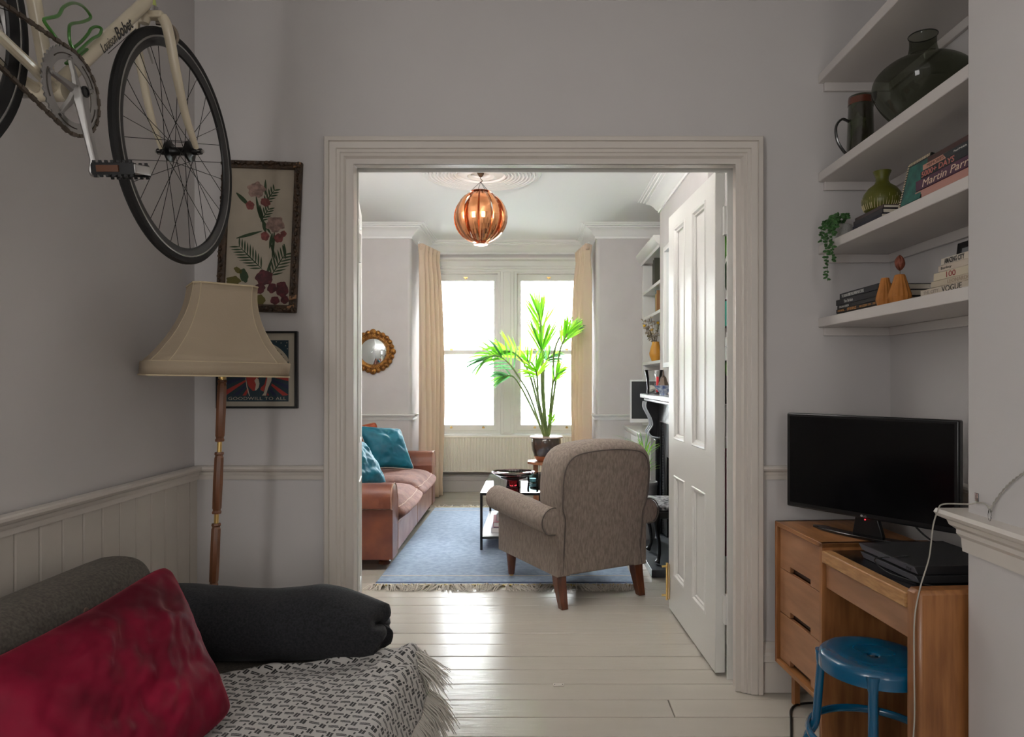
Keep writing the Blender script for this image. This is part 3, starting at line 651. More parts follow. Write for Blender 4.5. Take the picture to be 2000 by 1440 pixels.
MB().lathe([(.143, .223), (.1625, .233), (.1655, .2405), (.160, .2465), (.150, .2465)], n=48).build('pot_rim', mat('cream_glaze', (.62, .45, .38), .25, coat=.4), t)
MB().lathe([(.001, .212), (.08, .216), (.131, .21)], n=24).build('soil', mat('soil', (.05, .03, .02), .95, bump=.8, bs=80), t)
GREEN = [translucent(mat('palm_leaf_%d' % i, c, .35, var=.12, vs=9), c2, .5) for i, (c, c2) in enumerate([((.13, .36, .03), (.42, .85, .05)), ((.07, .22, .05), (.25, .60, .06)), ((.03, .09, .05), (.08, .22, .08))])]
STEM = mat('palm_stalk', (.20, .28, .09), .5, var=.2, vs=20)
def leaflet(m, base, d, up, L, W, droop):
    base, d = Vector(base), d.normalized(); side = d.cross(up).normalized(); nn = 7; vs = []; p = base.copy(); dd = d.copy()
    for i in range(nn):
        f = i / (nn - 1); wd = W * .54 * (math.sin(math.pi * min(1, f * .92 + .08)) ** .75) * (1 if f < 1 else 0); nrm = side.cross(dd).normalized()
        vs += [p - side * wd, p + nrm * (-wd * .35), p + side * wd]
        p = p + dd * (L / (nn - 1)); dd = (dd + Vector((0, 0, -droop * (f + .25) / 3))).normalized()
    return m.add(vs, [(i * 3 + k, i * 3 + k + 1, i * 3 + k + 4, i * 3 + k + 3) for i in range(nn - 1) for k in (0, 1)])
def frond(path, nl, L, W, spread, droop, gi, start=.55, seed=0, thick=.0105):
    rng = random.Random(seed); o = Vector((PX_, PY_, .44)); pts = spline([Vector(p) - o for p in path], 8); n = len(pts)
    st = MB().tube(pts, [thick * (1 - .45 * i / n) + .0015 for i in range(n)], 7).build('frond', STEM, t)
    nl += 3
    for i in range(nl):
        f = start + (1 - start) * (i / (nl - 1)); k = min(n - 2, int(f * (n - 1))); p = pts[k].lerp(pts[k + 1], f * (n - 1) - k) if k < n - 1 else pts[-1]
        tg = (pts[k + 1] - pts[k]).normalized(); side = tg.cross(Vector((.15, -1, .25))).normalized()
        for s in (-1, 1):
            g = (i / (nl - 1)); ang = spread * (1.0 - .65 * g) + rng.uniform(-.12, .12); d = tg * math.cos(ang) + side * s * math.sin(ang) + Vector((rng.uniform(-.1, .1), rng.uniform(-.35, .2), rng.uniform(-.05, .1)))
            l = L * (.62 + .38 * math.sin(math.pi * (.25 + .6 * g))) * rng.uniform(.85, 1.1)
            m = MB(); leaflet(m, p, d, Vector((.1, -1, .3)), l, W * rng.uniform(.8, 1.15), droop * rng.uniform(.6, 1.3))
            m.build('leaflet', GREEN[gi if rng.random() < .75 else (gi + 1) % 3 if gi < 2 else 1], st, smooth=True, ang=60)
def A(px, py, Y): return at(px, py, Y)
frond([A(1068, 852, 6.76), A(1062, 770, 6.74), (A(1060, 690, 6.72)), A(1056, 640, 6.72), A(1052, 612, 6.72)], 8, .30, .017, .55, .05, 0, .66, 1)
frond([A(1066, 852, 6.76), A(1058, 760, 6.6), A(1058, 680, 6.5)], 7, .36, .017, .50, .08, 0, .92, 2)
frond([A(1071, 852, 6.76), A(1086, 740, 6.7), A(1094, 684, 6.66), A(1108, 652, 6.62)], 7, .24, .017, .55, .12, 0, .74, 3)
frond([A(1070, 852, 6.76), A(1080, 740, 6.9), A(1082, 690, 6.9), A(1096, 655, 6.9), A(1118, 642, 6.9)], 7, .2, .015, .5, .2, 1, .72, 13)
frond([A(1062, 852, 6.76), A(1035, 775, 6.6), A(1012, 735, 6.5), A(990, 706, 6.45), A(965, 694, 6.4), A(945, 704, 6.35)], 9, .26, .018, .75, .5, 1, .48, 4, .008)
frond([A(1064, 852, 6.76), A(1040, 750, 6.7), A(1022, 708, 6.6), A(1000, 688, 6.55), A(978, 686, 6.5)], 8, .25, .018, .7, .45, 0, .58, 5)
frond([A(1065, 852, 6.76), A(1052, 790, 6.5), A(1050, 745, 6.35), A(1046, 722, 6.25)], 7, .25, .018, .85, .45, 0, .75, 6)
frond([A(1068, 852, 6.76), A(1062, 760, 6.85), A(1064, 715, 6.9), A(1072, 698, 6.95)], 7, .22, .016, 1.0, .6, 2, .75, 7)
frond([A(1070, 852, 6.76), A(1076, 790, 6.7), A(1080, 750, 6.65), A(1090, 728, 6.6)], 6, .18, .015, .6, .25, 0, .72, 8)
frond([A(1066, 852, 6.76), A(1056, 800, 6.8), A(1040, 730, 6.9), A(1030, 702, 6.95)], 6, .22, .016, .7, .25, 0, .78, 9)
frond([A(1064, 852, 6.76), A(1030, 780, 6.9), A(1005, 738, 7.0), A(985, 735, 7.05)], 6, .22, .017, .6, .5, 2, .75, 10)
frond([A(1073, 852, 6.76), A(1076, 835, 6.7), A(1078, 818, 6.68)], 4, .10, .009, .7, .1, 0, .6, 11, .003)
for k, (px, py) in enumerate([(1052, 800), (1072, 790), (1062, 770), (1078, 800)]):
    MB().tube([tuple(A(1064 + k * 2, 853, 6.76) - Vector((PX_, PY_, .44))), tuple(A(px, py, 6.74) - Vector((PX_, PY_, .44)))], [.005, .0015], 6).build('shoot', STEM, t)

# ------------------------------------------------------------------ armchair
LIN = weave('grey_beige_linen', (.29, .235, .20), (.19, .15, .125), scale=900, var_scale=11, sheen=.1, stretch=(9, 9, 2.6))
TRM = mat('linen_piping', (.10, .08, .07), .8)
TH = R(28.5)
ch = thing('armchair', 'grey-beige linen armchair with rolled arms seen from behind', 'armchair', (.108, 3.70, 0), TH)
Wd, Dp = .60, .70
MB().box(.03, Wd - .03, .0, Dp, .185, .33).build('seat_frame', LIN, ch, bevel=.02, seg=3)
boxcushion_save = sk; sk = 0
boxcushion(.07, Wd - .07, .10, Dp + .045, .30, .42, 'seat_cushion', LIN, ch, puff=.02, front=.03, seed=3, pipe=False)
# back: outline in XZ, thick padded border, leaning backwards
def backpt(u, v, off=0.0):  # u across -1..1, v up 0..1
    z = .19 + .72 * v
    hw = .285 + .035 * min(1, max(0, (v - .45) / .2)) if v < .8 else .32
    if v > .45: hw = .285 + .03 * min(1, (v - .45) / .15)
    return z, hw
ol = []
zz_ = [(.30, .185), (.30, .46), (.305, .50), (.325, .56), (.33, .70), (.325, .78), (.30, .845), (.25, .885), (.17, .903), (.06, .912)]
half = [(a, b) for a, b in zz_]
outline = [(Wd / 2 + a, b) for a, b in half] + [(Wd / 2 - a, b) for a, b in half[::-1]]
def lean(z): return -.10 * max(0, (z - .19)) 
def ring(scale, y, zc=.52):
    cx = Wd / 2; return [(cx + (a - cx) * scale, y + lean(b), zc + (b - zc) * (scale if b > zc else 1.0)) for a, b in outline]
m = MB(); rings = [ring(.80, .235), ring(.93, .225), ring(.99, .19), ring(1.0, .13), ring(.995, .065), ring(.965, .025), ring(.90, .006), ring(.86, .004), ring(.84, .006)]
vs = [p for r_ in rings for p in r_]; k = len(outline)
m.add(vs, [(i * k + j, i * k + (j + 1) % k, (i + 1) * k + (j + 1) % k, (i + 1) * k + j) for i in range(len(rings) - 1) for j in range(k)] + [tuple(range(k)), tuple((len(rings) - 1) * k + j for j in range(k))])
bk = m.build('backrest', LIN, ch, sub=1, ang=70)
pp = [p for p in ring(.865, .003)]
sm_ = spline(pp, 4); MB().tube([(a, b - .001, c) for a, b, c in sm_], .0035, 6).build('piping', TRM, bk)
# outer back panel running down to the frame
MB().box(.035, Wd - .035, -.004, .03, .175, .5).build('back_panel', LIN, ch, bevel=.012, seg=3)
# arms
def scroll(side):
    xo = 0 if side < 0 else Wd; s = -1 if side < 0 else 1; m = MB()
    prof = [(0, .175), (0, .40)] + [(.035 - .072 * math.cos(R(a)) - .038, .475 + .072 * math.sin(R(a))) for a in range(-35, 181, 18)]
    prof = [(-.0, .175), (-.0, .395)]
    cxr, czr, rr = .018, .478, .076     # roll centre offset outwards
    a0 = math.degrees(math.asin((.415 - czr) / rr)); 
    prof = [(-.09, .175), (0.0, .175), (0.0, .40), (.012, .408)]
    prof += [(cxr + rr * math.cos(R(a)), czr + rr * math.sin(R(a))) for a in range(-60, 181, 15)] + [(-.09, .44)]
    ys = [-.008, 0.0, .02, .12, .35, .60, .69, .705, .71]; vs = []; k = len(prof)
    for i, y in enumerate(ys):
        f = max(0, min(1, y / .7)); sc = {0: .86, 1: .96, 7: .97, 8: .88}.get(i, 1.0)
        for a, z in prof:
            zz2 = z + (.030 * f if z > .39 else 0) - (.0) ; 
            ac = .0 + (a - .0) * sc; zc = .45 + (zz2 - .45) * sc if z > .39 else zz2
            vs.append((xo + s * (ac + .012 * f), y, zc))
    m.add(vs, [(i * k + j, i * k + (j + 1) % k, (i + 1) * k + (j + 1) % k, (i + 1) * k + j) for i in range(len(ys) - 1) for j in range(k)] + [tuple(range(k)), tuple((len(ys) - 1) * k + j for j in range(k))])
    o = m.build('arm', LIN, ch, ang=60, bevel=.006, seg=2)
    pts = [(xo + s * a * .99, -.006, z) for a, z in prof[3:-1]] + [(xo - s * .055, -.006, .44), (xo - s * .045, -.006, .30), (xo - s * .035, -.006, .185)]
    MB().tube(spline(pts, 3), .0032, 6).build('piping', TRM, o)
scroll(-1); scroll(1)
def cleg(x, y, front):
    m = MB()
    if front: m.lathe([(.018, .022), (.02, .026), (.022, .05), (.034, .165), (.036, .175), (.028, .185), (.03, .19)], (x, y, 0), 20)
    else:
        pts = [(x, y, .20), (x, y - .01, .13), (x, y - .035, .05), (x, y - .05, .0)]; vs = []
        for (a, b, c), hw in zip(pts, (.03, .028, .023, .02)): vs += [(a - hw, b - hw, c), (a + hw, b - hw, c), (a + hw, b + hw, c), (a - hw, b + hw, c)]
        m.add(vs, [(i * 4 + j, i * 4 + (j + 1) % 4, i * 4 + 4 + (j + 1) % 4, i * 4 + 4 + j) for i in range(3) for j in range(4)] + [(0, 1, 2, 3), (12, 13, 14, 15)])
    o = m.build('leg', DKWOOD, ch, bevel=.002)
    if front: MB().lathe([(.008, 0), (.014, .004), (.014, .010), (.008, .013)], (x, y, .0), 12, ).build('castor', BRASS, ch).location = (0, 0, .0115)
cleg(.04, .045, False); cleg(Wd - .04, .045, False); cleg(.055, Dp - .04, True); cleg(Wd - .055, Dp - .04, True)
sk = boxcushion_save
# ------------------------------------------------------------------ right side of the front room
MARB = mat('painted_mantel_marble', (.70, .73, .76), .2, col2=(.5, .54, .6), vs=5, coat=.3); SLT = mat('black_slate', (.015, .015, .018), .22, coat=.3)
mt = thing('fireplace', 'black slate fireplace with pale mantel shelf half hidden by the open door', 'fireplace', (1.03, 4.90, 0))
MB().box(-.175, -.001, -.77, .75, 1.098, 1.133).build('mantel_shelf', MARB, mt, bevel=.006)
MB().box(-.15, -.001, -.72, .70, 1.075, 1.098).build('shelf_moulding', MARB, mt, bevel=.006)
MB().cells([-.70, -.40, .40, .70], [.05, .92, 1.075], [(-.40, .40, 0, .92)], (-.001, 0, 0), (0, 1, 0), (0, 0, 1), (-.07, 0, 0)).build('surround', SLT, mt, bevel=.004)
for s in (-1, 1):
    MB().box(-.10, -.071, s * .55 - .11, s * .55 + .11, .05, .78).build('pilaster', SLT, mt, bevel=.006)
    pc = spline([(-.165, 1.075), (-.168, 1.03), (-.145, .98), (-.125, .94), (-.115, .89), (-.135, .855), (-.145, .83), (-.12, .80), (-.07, .79)], 5)
    poly = [(-.07, 1.075)] + [(p[0], p[1]) for p in spline([(a, b, 0) for a, b in [(-.165, 1.075), (-.168, 1.03), (-.145, .98), (-.125, .94), (-.115, .89), (-.135, .855), (-.145, .83), (-.12, .80), (-.07, .79)]], 5)]
    o = MB().prism(poly, (0, s * .55 - .07, 0), (1, 0, 0), (0, 0, 1), (0, .14, 0)).build('corbel', SLT, mt, bevel=.003)
    for dy in (-.072, 0, .072): MB().tube([(a - .002, s * .55 + dy, b) for a, b in poly[1:]], .006, 6).build('corbel_edge', MARB, o)
MB().cells([-.40, -.27, .27, .40], [.05, .66, .92], [(-.27, .27, 0, .66)], (-.004, 0, 0), (0, 1, 0), (0, 0, 1), (-.04, 0, 0)).build('iron_insert', SATBLK, mt, bevel=.004)
MB().box(-.012, -.002, -.27, .27, .05, .66).build('fireback', mat('soot', (.01, .01, .01), .95), mt)
bdd = MB()
for k in range(70):
    for yb in (-.40, .40): bdd.lathe([(.0005, -.006), (.005, -.003), (.005, .001)], (-.047, yb, .06 + k * .0122), 6, 'x')
tag(bdd.build('iron_beading', mat('worn_iron', (.35, .35, .36), .3, metal=.8), mt), kind='stuff')
MB().box(-.305, -.001, -.60, .62, 0, .048).build('hearth', mat('slate_hearth', (.045, .05, .058), .35, rv=.1), mt, bevel=.003)
# cabriole stool on the hearth
t = thing('stool', 'low black carved stool with patterned seat standing on the hearth', 'stool', (.865, 4.60, .048))
for a in (-1, 1):
    for b in (-1, 1):
        cx, cy = a * .075, b * .17
        MB().tube(spline([(cx, cy, .35), (cx + a * .012, cy + b * .012, .30), (cx + a * .012, cy + b * .012, .24), (cx - a * .004, cy - b * .004, .15), (cx - a * .008, cy - b * .008, .07), (cx + a * .002, cy + b * .002, .03), (cx + a * .01, cy + b * .01, .012)], 5), [.022, .024, .027, .028, .027, .025, .023, .021, .019, .017, .016, .015, .014, .013, .012, .012, .011, .011, .010, .010, .010, .010, .010, .011, .012, .013, .015, .017, .018, .019, .017][:31], 10).build('cabriole_leg', SATBLK, t)
MB().box(-.10, .10, -.20, .20, .30, .352).build('apron', SATBLK, t, bevel=.012, seg=3)
m = mat('monochrome_cloth', (.5, .5, .52), .7, col2=(.02, .02, .025), vs=34, detail=1)
MB().box(-.105, .105, -.205, .205, .352, .385).build('seat_pad', m, t, bevel=.012, seg=3)
# mirror above the mantel
t = thing('overmantel_mirror', 'tall mirror in a slim white frame on the chimney breast above the mantel', 'mirror', (1.029, 4.90, 1.34))
MB().cells([-.50, -.46, .46, .50], [0, .04, .91, .95], [(-.46, .46, .04, .91)], (0, 0, 0), (0, 1, 0), (0, 0, 1), (-.03, 0, 0)).build('frame', WHITE, t, bevel=.004)
MB().box(-.010, -.004, -.47, .47, .03, .92).build('mirror_glass', MATS['mirror_silver'], t)
# bookcase in the recess
GREYP = mat('bookcase_grey', (.36, .35, .34), .6)
bc = thing('bookcase', 'fitted white bookcase with grey back in the recess beside the bay', 'bookcase', (1.04, 5.72, 0))
MB().box(0, .36, .955, 1.0, .80, 2.40).build('side_panel', WHITE, bc, bevel=.003)
MB().box(0, .36, .0, .03, .80, 2.40).build('side_panel', WHITE, bc, bevel=.003)
MB().box(.37, .385, .0, 1.0, .80, 2.40).build('back_panel', GREYP, bc)
for z in (1.40, 1.83, 2.08): MB().box(.0, .37, .03, .955, z - .014, z + .014).build('shelf', WHITE, bc, bevel=.003)
MB().box(0, .37, .0, 1.0, 2.38, 2.41).build('top_board', WHITE, bc)
MB().sweep([(0, 0), (0, 1.0)], [(0, 2.36), (.012, 2.36), (.015, 2.385), (.03, 2.395), (.05, 2.42), (.062, 2.445), (.062, 2.46), (0, 2.46)], 1).build('crown_moulding', WHITE, bc, ang=25)
cb = thing('cupboard', 'low white cupboard under the bookcase carrying the white monitor', 'cupboard', (.86, 5.74, 0))
MB().box(.02, .54, .02, .97, .0, .77).build('carcass', WHITE, cb, bevel=.002)
MB().box(0, .55, 0, .99, .77, .795).build('worktop', WHITE, cb, bevel=.004)
for a in (.03, .50):
    dd = MB().cells([a, a + .06, a + .39, a + .45], [.06, .12, .69, .75], [(a + .06, a + .39, .12, .69)], (.02, 0, 0), (0, 1, 0), (0, 0, 1), (-.018, 0, 0)).build('cupboard_door', WHITE, cb, bevel=.002)
    MB().lathe([(.004, 0), (.006, -.01), (.012, -.018), (.010, -.026)], (.002, a + .42, .45), 12, 'x').build('knob', BRASS, dd)
for k, (yy, zz) in enumerate([(.60, 2.094), (.63, 2.094), (.66, 2.094), (.69, 2.094), (.48, 1.844), (.52, 1.844), (.55, 1.844)]):
    hh = [.26, .24, .25, .22, .20, .17, .21][k]; c = [(.05, .05, .03), (.04, .05, .06), (.06, .05, .02), (.03, .03, .03), (.25, .12, .04), (.45, .3, .08), (.1, .14, .16)][k]
    lab = ['dark book standing leftmost on the upper bookcase shelf', 'slate book second on the upper bookcase shelf', 'olive book third on the upper bookcase shelf', 'black book standing fourth on the upper bookcase shelf',
           'brown book standing first on the middle bookcase shelf', 'ochre book standing in the middle of the middle bookcase shelf', 'blue-grey book last on the middle bookcase shelf'][k]
    t = book(lab, (1.07, 5.72 + yy - .2 - .01, zz), 0, hh, .20, .026, flat('case_book_%d' % k, c), tilt=(R(90), 0, 0), group='books in the fitted bookcase')
    t.location = (1.07, 5.72 + yy - .10, zz + hh / 2)
# monitor
t = thing('monitor', 'white framed computer screen turned towards the room on the low cupboard', 'monitor', (1.10, 6.20, .795), R(-6))
MB().box(-.25, .25, 0, .03, .06, .45).build('housing', mat('white_plastic', (.75, .75, .74), .35), t, bevel=.006)
MB().box(-.235, .235, -.002, .001, .095, .435).build('screen', mat('dark_screen', (.035, .037, .04), .15), t)
MB().box(-.04, .04, .02, .05, .0, .12).build('neck', MATS['white_plastic'], t, bevel=.004); MB().box(-.10, .10, -.06, .10, 0, .008).build('foot', MATS['white_plastic'], t, bevel=.003)
# yellow vase with dried flowers
def vase(name, label, loc, prof, m, n=40, cat='vase', ph=0): 
    t = thing(name, label, cat, loc); MB().lathe(prof, n=n, ph=ph).build('body', m, t, ang=50); return t
YEL = mat('mustard_glaze', (.55, .25, .03), .45)
t = vase('vase', 'mustard yellow ceramic vase holding dried flowers on the bookcase shelf', (1.095, 6.28, 1.4145), [(.02, 0), (.035, 0), (.055, .05), (.058, .075), (.045, .125), (.033, .165), (.032, .18), (.027, .18), (.028, .15), (.01, .02)], YEL)
DRY = mat('dried_petal', (.42, .36, .27), .85, var=.2, vs=30); YF = mat('yellow_flower', (.75, .45, .04), .8); TWIG = mat('twig', (.13, .09, .06), .8)
rng = random.Random(8)
for k in range(16):
    a = rng.uniform(0, 6.28); rr = rng.uniform(.04, .15); zt_ = rng.uniform(.24, .42); tip = Vector((rr * math.cos(a) * .8 - .03, rr * math.sin(a), zt_))
    st = MB().tube(spline([(0, 0, .10), (tip.x * .3, tip.y * .3, .2), tuple(tip)], 4), .0015, 4).build('stem', TWIG, t)
    if k < 4: MB().lathe([(.001, -.013), (.010, -.009), (.014, 0), (.010, .009), (.001, .013)], tuple(tip), 10).build('yellow_flower', YF, st)
    else:
        m = MB()
        for j in range(7):
            p = tip.lerp(Vector((0, 0, .12)), j * .09) + Vector((rng.uniform(-.02, .02), rng.uniform(-.02, .02), 0)); u = Vector((rng.uniform(-1, 1), rng.uniform(-1, 1), rng.uniform(-1, 1))).normalized() * .013; v2 = u.orthogonal().normalized() * .008
            m.obox(p, u, v2, u.cross(v2).normalized() * .001)
        tag(m.build('dried_leaves', DRY, st), kind='stuff')
# mantel objects
t = thing('hurricane_vase', 'clear glass hurricane vase with white shells on the mantel', 'vase', (.945, 5.50, 1.133))
MB().lathe([(.005, 0), (.055, 0), (.058, .01), (.056, .05), (.062, .12), (.078, .19), (.074, .192), (.058, .12), (.052, .05), (.052, .012), (.005, .008)], n=36).build('glass', CGL, t)
for k in range(6):
    q = k * 1.1; MB().lathe([(.001, -.014), (.016, -.008), (.02, 0), (.014, .012), (.001, .016)], (.028 * math.cos(q), .028 * math.sin(q), .03 + .012 * (k % 3)), 10, sx=1.2).build('shell', mat('white_shell', (.8, .76, .68), .5), t)
t = thing('candle', 'slim red candle in a small holder on the mantel', 'candle', (.935, 5.28, 1.133))
MB().lathe([(.001, 0), (.03, 0), (.03, .006), (.014, .012), (.014, .02), (.001, .02)], n=20).build('holder', SATBLK, t)
MB().lathe([(.001, .02), (.011, .02), (.011, .135), (.004, .138), (.001, .138)], n=14).build('wax', mat('red_wax', (.55, .02, .03), .4), t)
t = thing('bowl', 'blue and white footed china bowl on the mantel', 'bowl', (.935, 5.02, 1.133))
MB().lathe([(.005, 0), (.028, 0), (.026, .012), (.05, .04), (.075, .07), (.071, .071), (.045, .045), (.005, .02)], n=36).build('body', mat('blue_china', (.5, .55, .62), .2, col2=(.06, .10, .25), vs=40, coat=.5), t)
t = thing('incense_burner', 'small dark bronze pagoda ornament behind the blue bowl on the mantel', 'ornament', (.955, 5.14, 1.133))
MB().lathe([(.002, 0), (.03, 0), (.03, .05), (.042, .065), (.036, .09), (.03, .10), (.022, .13), (.008, .145), (.006, .17), (.001, .19)], n=8).build('body', mat('bronze_ornament', (.10, .07, .05), .45, metal=.5), t, ang=20)
# spiky plant beyond the armchair
t = thing('spiky_plant', 'spiky green pot plant just behind the armchair back', 'plant', (.815, 5.16, .048))
MB().lathe([(.02, 0), (.075, 0), (.08, .02), (.095, .40), (.10, .41), (.098, .43), (.09, .43), (.085, .40), (.01, .39)], n=32).build('pot', mat('grey_planter', (.3, .3, .3), .6), t)
rng = random.Random(12); 
for k in range(46):
    a = k * 2.4; el = rng.uniform(.35, 1.3); m = MB(); leaflet(m, (.02 * math.cos(a), .02 * math.sin(a), .44 + rng.uniform(0, .26)), Vector((math.cos(a) * math.cos(el), math.sin(a) * math.cos(el), math.sin(el))), Vector((0, 0, 1)), rng.uniform(.18, .27) * (1 - .5 * max(0, math.cos(a))), .007, .35); m.build('leaf', GREEN[k % 2], t, ang=60)
# things seen through the gap behind the open door
t = thing('side_cabinet', 'maroon painted cabinet glimpsed through the hinge gap of the open door', 'cabinet', (1.03, 3.66, 0))
MAR = mat('maroon_lacquer', (.17, .012, .035), .25, coat=.3)
MB().box(-.03, .40, 0, .36, .30, .88).build('carcass', MAR, t, bevel=.003); MB().box(-.033, -.03, .02, .34, .32, .86).build('cabinet_door', MAR, t)
for a in (.0, .36):
    for b in (.03, .33): MB().box(a - .02, a + .02, b - .02, b + .02, 0, .30).build('leg', WHITE, t)
MB().box(-.04, .41, -.01, .37, .88, .94).build('top', WHITE, t, bevel=.004)
t = thing('storage_box', 'white box standing on the maroon cabinet behind the door', 'box', (1.02, 3.70, .94)); MB().box(0, .30, 0, .28, 0, .17).build('carton', mat('white_card', (.6, .6, .58), .6), t, bevel=.003); MB().box(-.004, .304, -.004, .284, .15, .175).build('lid', MATS['white_card'], t, bevel=.003)
t = thing('loudspeaker', 'black speaker cabinet standing on the white box behind the door', 'speaker', (1.02, 3.70, 1.115)); MB().box(0, .28, 0, .26, 0, .235).build('cabinet', mat('black_ash', (.004, .004, .004), .5), t, bevel=.003); MB().lathe([(.002, -.002), (.07, -.002), (.08, .001), (.08, .004)], (.14, .0, .12), 24, 'y').build('cone', SATBLK, t)
t = thing('storage_box', 'white lettered carton on top of the black speaker behind the door', 'box', (1.03, 3.70, 1.351)); MB().box(0, .26, 0, .24, 0, .13).build('carton', MATS['white_card'], t, bevel=.003); MB().box(-.002, .262, -.002, .242, .075, .08).build('lid_seam', SATBLK, t)
t = thing('poster', 'turquoise poster on the chimney breast side, behind the climbing plant', 'poster', (1.10, 4.108, 1.52)); MB().box(-.06, .28, -.012, 0, .05, .20).build('print', mat('turquoise_print', (.06, .5, .38), .6), t)
MB().cells([-.07, -.06, .28, .29], [.04, .05, .20, .21], [(-.06, .28, .05, .20)], (0, -.016, 0), (1, 0, 0), (0, 0, 1), (0, .016, 0)).build('frame', SATBLK, t)
t = thing('climbing_plant', 'large-leaved climbing plant glimpsed between the open door and its frame', 'plant', (1.14, 3.84, 1.481))
MB().lathe([(.01, 0), (.05, 0), (.07, .10), (.065, .10), (.01, .09)], n=24).build('pot', mat('plant_pot_grey', (.3, .3, .28), .6), t)
MB().tube(spline([(0, 0, .05), (-.05, -.03, .25), (-.03, -.05, .45), (-.08, -.06, .62)], 6), .004, 6).build('stem', STEM, t)
LG = [translucent(mat('broad_leaf_%d' % i, c, .35, var=.15, vs=12), c, .25) for i, c in enumerate([(.05, .20, .012), (.012, .05, .014)])]
for (x, y_, z, l, wd, gi, tl) in [(-.10, -.06, .52, .24, .085, 0, -.2), (-.06, -.02, .34, .20, .08, 1, .1), (-.07, -.12, .10, .12, .04, 0, .3), (-.06, -.12, .01, .10, .04, 0, -.3), (-.11, -.16, -.18, .10, .035, 0, .2), (.02, -.05, .55, .2, .08, 1, .3)]:
    m = MB(); leaflet(m, (x, y_, z + l * .5), Vector((tl * .3, .1, -1)), Vector((.3, -1, 0)), l, wd, .0); m.build('leaf', LG[gi], t, ang=60)
MB().tube(spline([(-.05, -.03, .25), (-.08, -.13, .12), (-.07, -.14, -.02), (-.11, -.17, -.2)], 6), .0025, 5).build('stem', STEM, t)

# ================================================================== NEAR ROOM
# ------------------------------------------------------------------ alcove shelves
SHP = mat('shelf_paint', (.66, .62, .60), .45, bump=.08, bs=30)
for k, (z0, z1) in enumerate([(1.458, 1.495), (1.750, 1.785), (2.040, 2.077), (2.436, 2.472)]):
    t = thing('wall_shelf', ['lowest white alcove shelf, holding dark and cream books', 'second white alcove shelf up, with the trailing plant', 'third white alcove shelf up, with jug and big vase', 'topmost white alcove shelf, empty and cut off by the picture edge'][k], 'shelf', (1.13, 1.782, 0), 0, 'alcove shelves')
    MB().box(0, .289, 0, .957, z0, z1).build('board', SHP, t, bevel=.003)
    MB().box(.02, .289, .942, .957, z0 - .034, z0).build('batten', SHP, t, bevel=.002); MB().box(.275, .289, 0, .942, z0 - .034, z0).build('batten', SHP, t, bevel=.002)
# jug
t = thing('jug', 'dark green and brown ceramic jug on the third alcove shelf', 'jug', (1.215, 2.56, 2.077))
JG = mat('dark_jug_glaze', (.035, .045, .018), .25, col2=(.018, .012, .008), vs=16, coat=.5, bump=.4, bs=40)
def jugfn(u, v):
    a = 2 * math.pi * u; z = .232 * v; r = .050 - .008 * v; 
    if v > .8: r += .016 * max(0, math.cos(a + .3)) ** 8 * (v - .8) / .2
    z += (.012 * max(0, math.cos(a + .3)) ** 6) * (v > .95)
    return (r * math.cos(a), r * math.sin(a), z)
MB().grid(jugfn, 40, 20, cu=True).build('body', JG, t, solid=.004, soff=-1); MB().lathe([(.001, .001), (.046, .001), (.046, .006), (.001, .006)], n=24).build('base', JG, t)
MB().lathe([(.0425, .20), (.0445, .20), (.0435, .225), (.0425, .225)], n=32).build('glaze_band', mat('red_brown_glaze', (.10, .02, .008), .25, coat=.5), t)
MB().tube(spline([(-.045, 0, .14), (-.07, 0, .148), (-.092, 0, .12), (-.088, 0, .07), (-.065, 0, .03), (-.045, 0, .012)], 6), .007, 8, flat=.7).build('handle', mat('black_glaze', (.008, .008, .007), .2, coat=.5), t)
# big grey glass vase
t = thing('vase', 'large round smoky glass vase with a short wide neck', 'vase', (1.265, 2.235, 2.077))
SMK = glassy('smoky_glass', (.40, .42, .36), thin=True)
op = [(.05, 0), (.06, .002), (.085, .02), (.125, .07), (.148, .115), (.152, .145), (.140, .175), (.11, .202), (.07, .222), (.050, .234), (.043, .25), (.040, .27), (.041, .292), (.044, .298)]
opp = [(.001, .002)] + op
def vfn(u, v):
    f = v * (len(opp) - 1); k = min(int(f), len(opp) - 2); P_ = VSP[min(len(VSP) - 1, round(v * (len(VSP) - 1)))]; a = 2 * math.pi * u
    return (P_.x * math.cos(a), P_.x * math.sin(a), P_.y)
VSP = [Vector((p.x, p.y)) for p in spline([(a, b, 0) for a, b in opp], 5)]
MB().grid(vfn, 56, len(VSP), cu=True).build('glass_body', SMK, t, ang=80)
MB().tube([(.0435 * math.cos(R(a)), .0435 * math.sin(R(a)), .298) for a in range(0, 360, 10)], .0018, 6, closed=True).build('lip', mat('smoky_lip', (.02, .022, .018), .15, coat=.5), t)
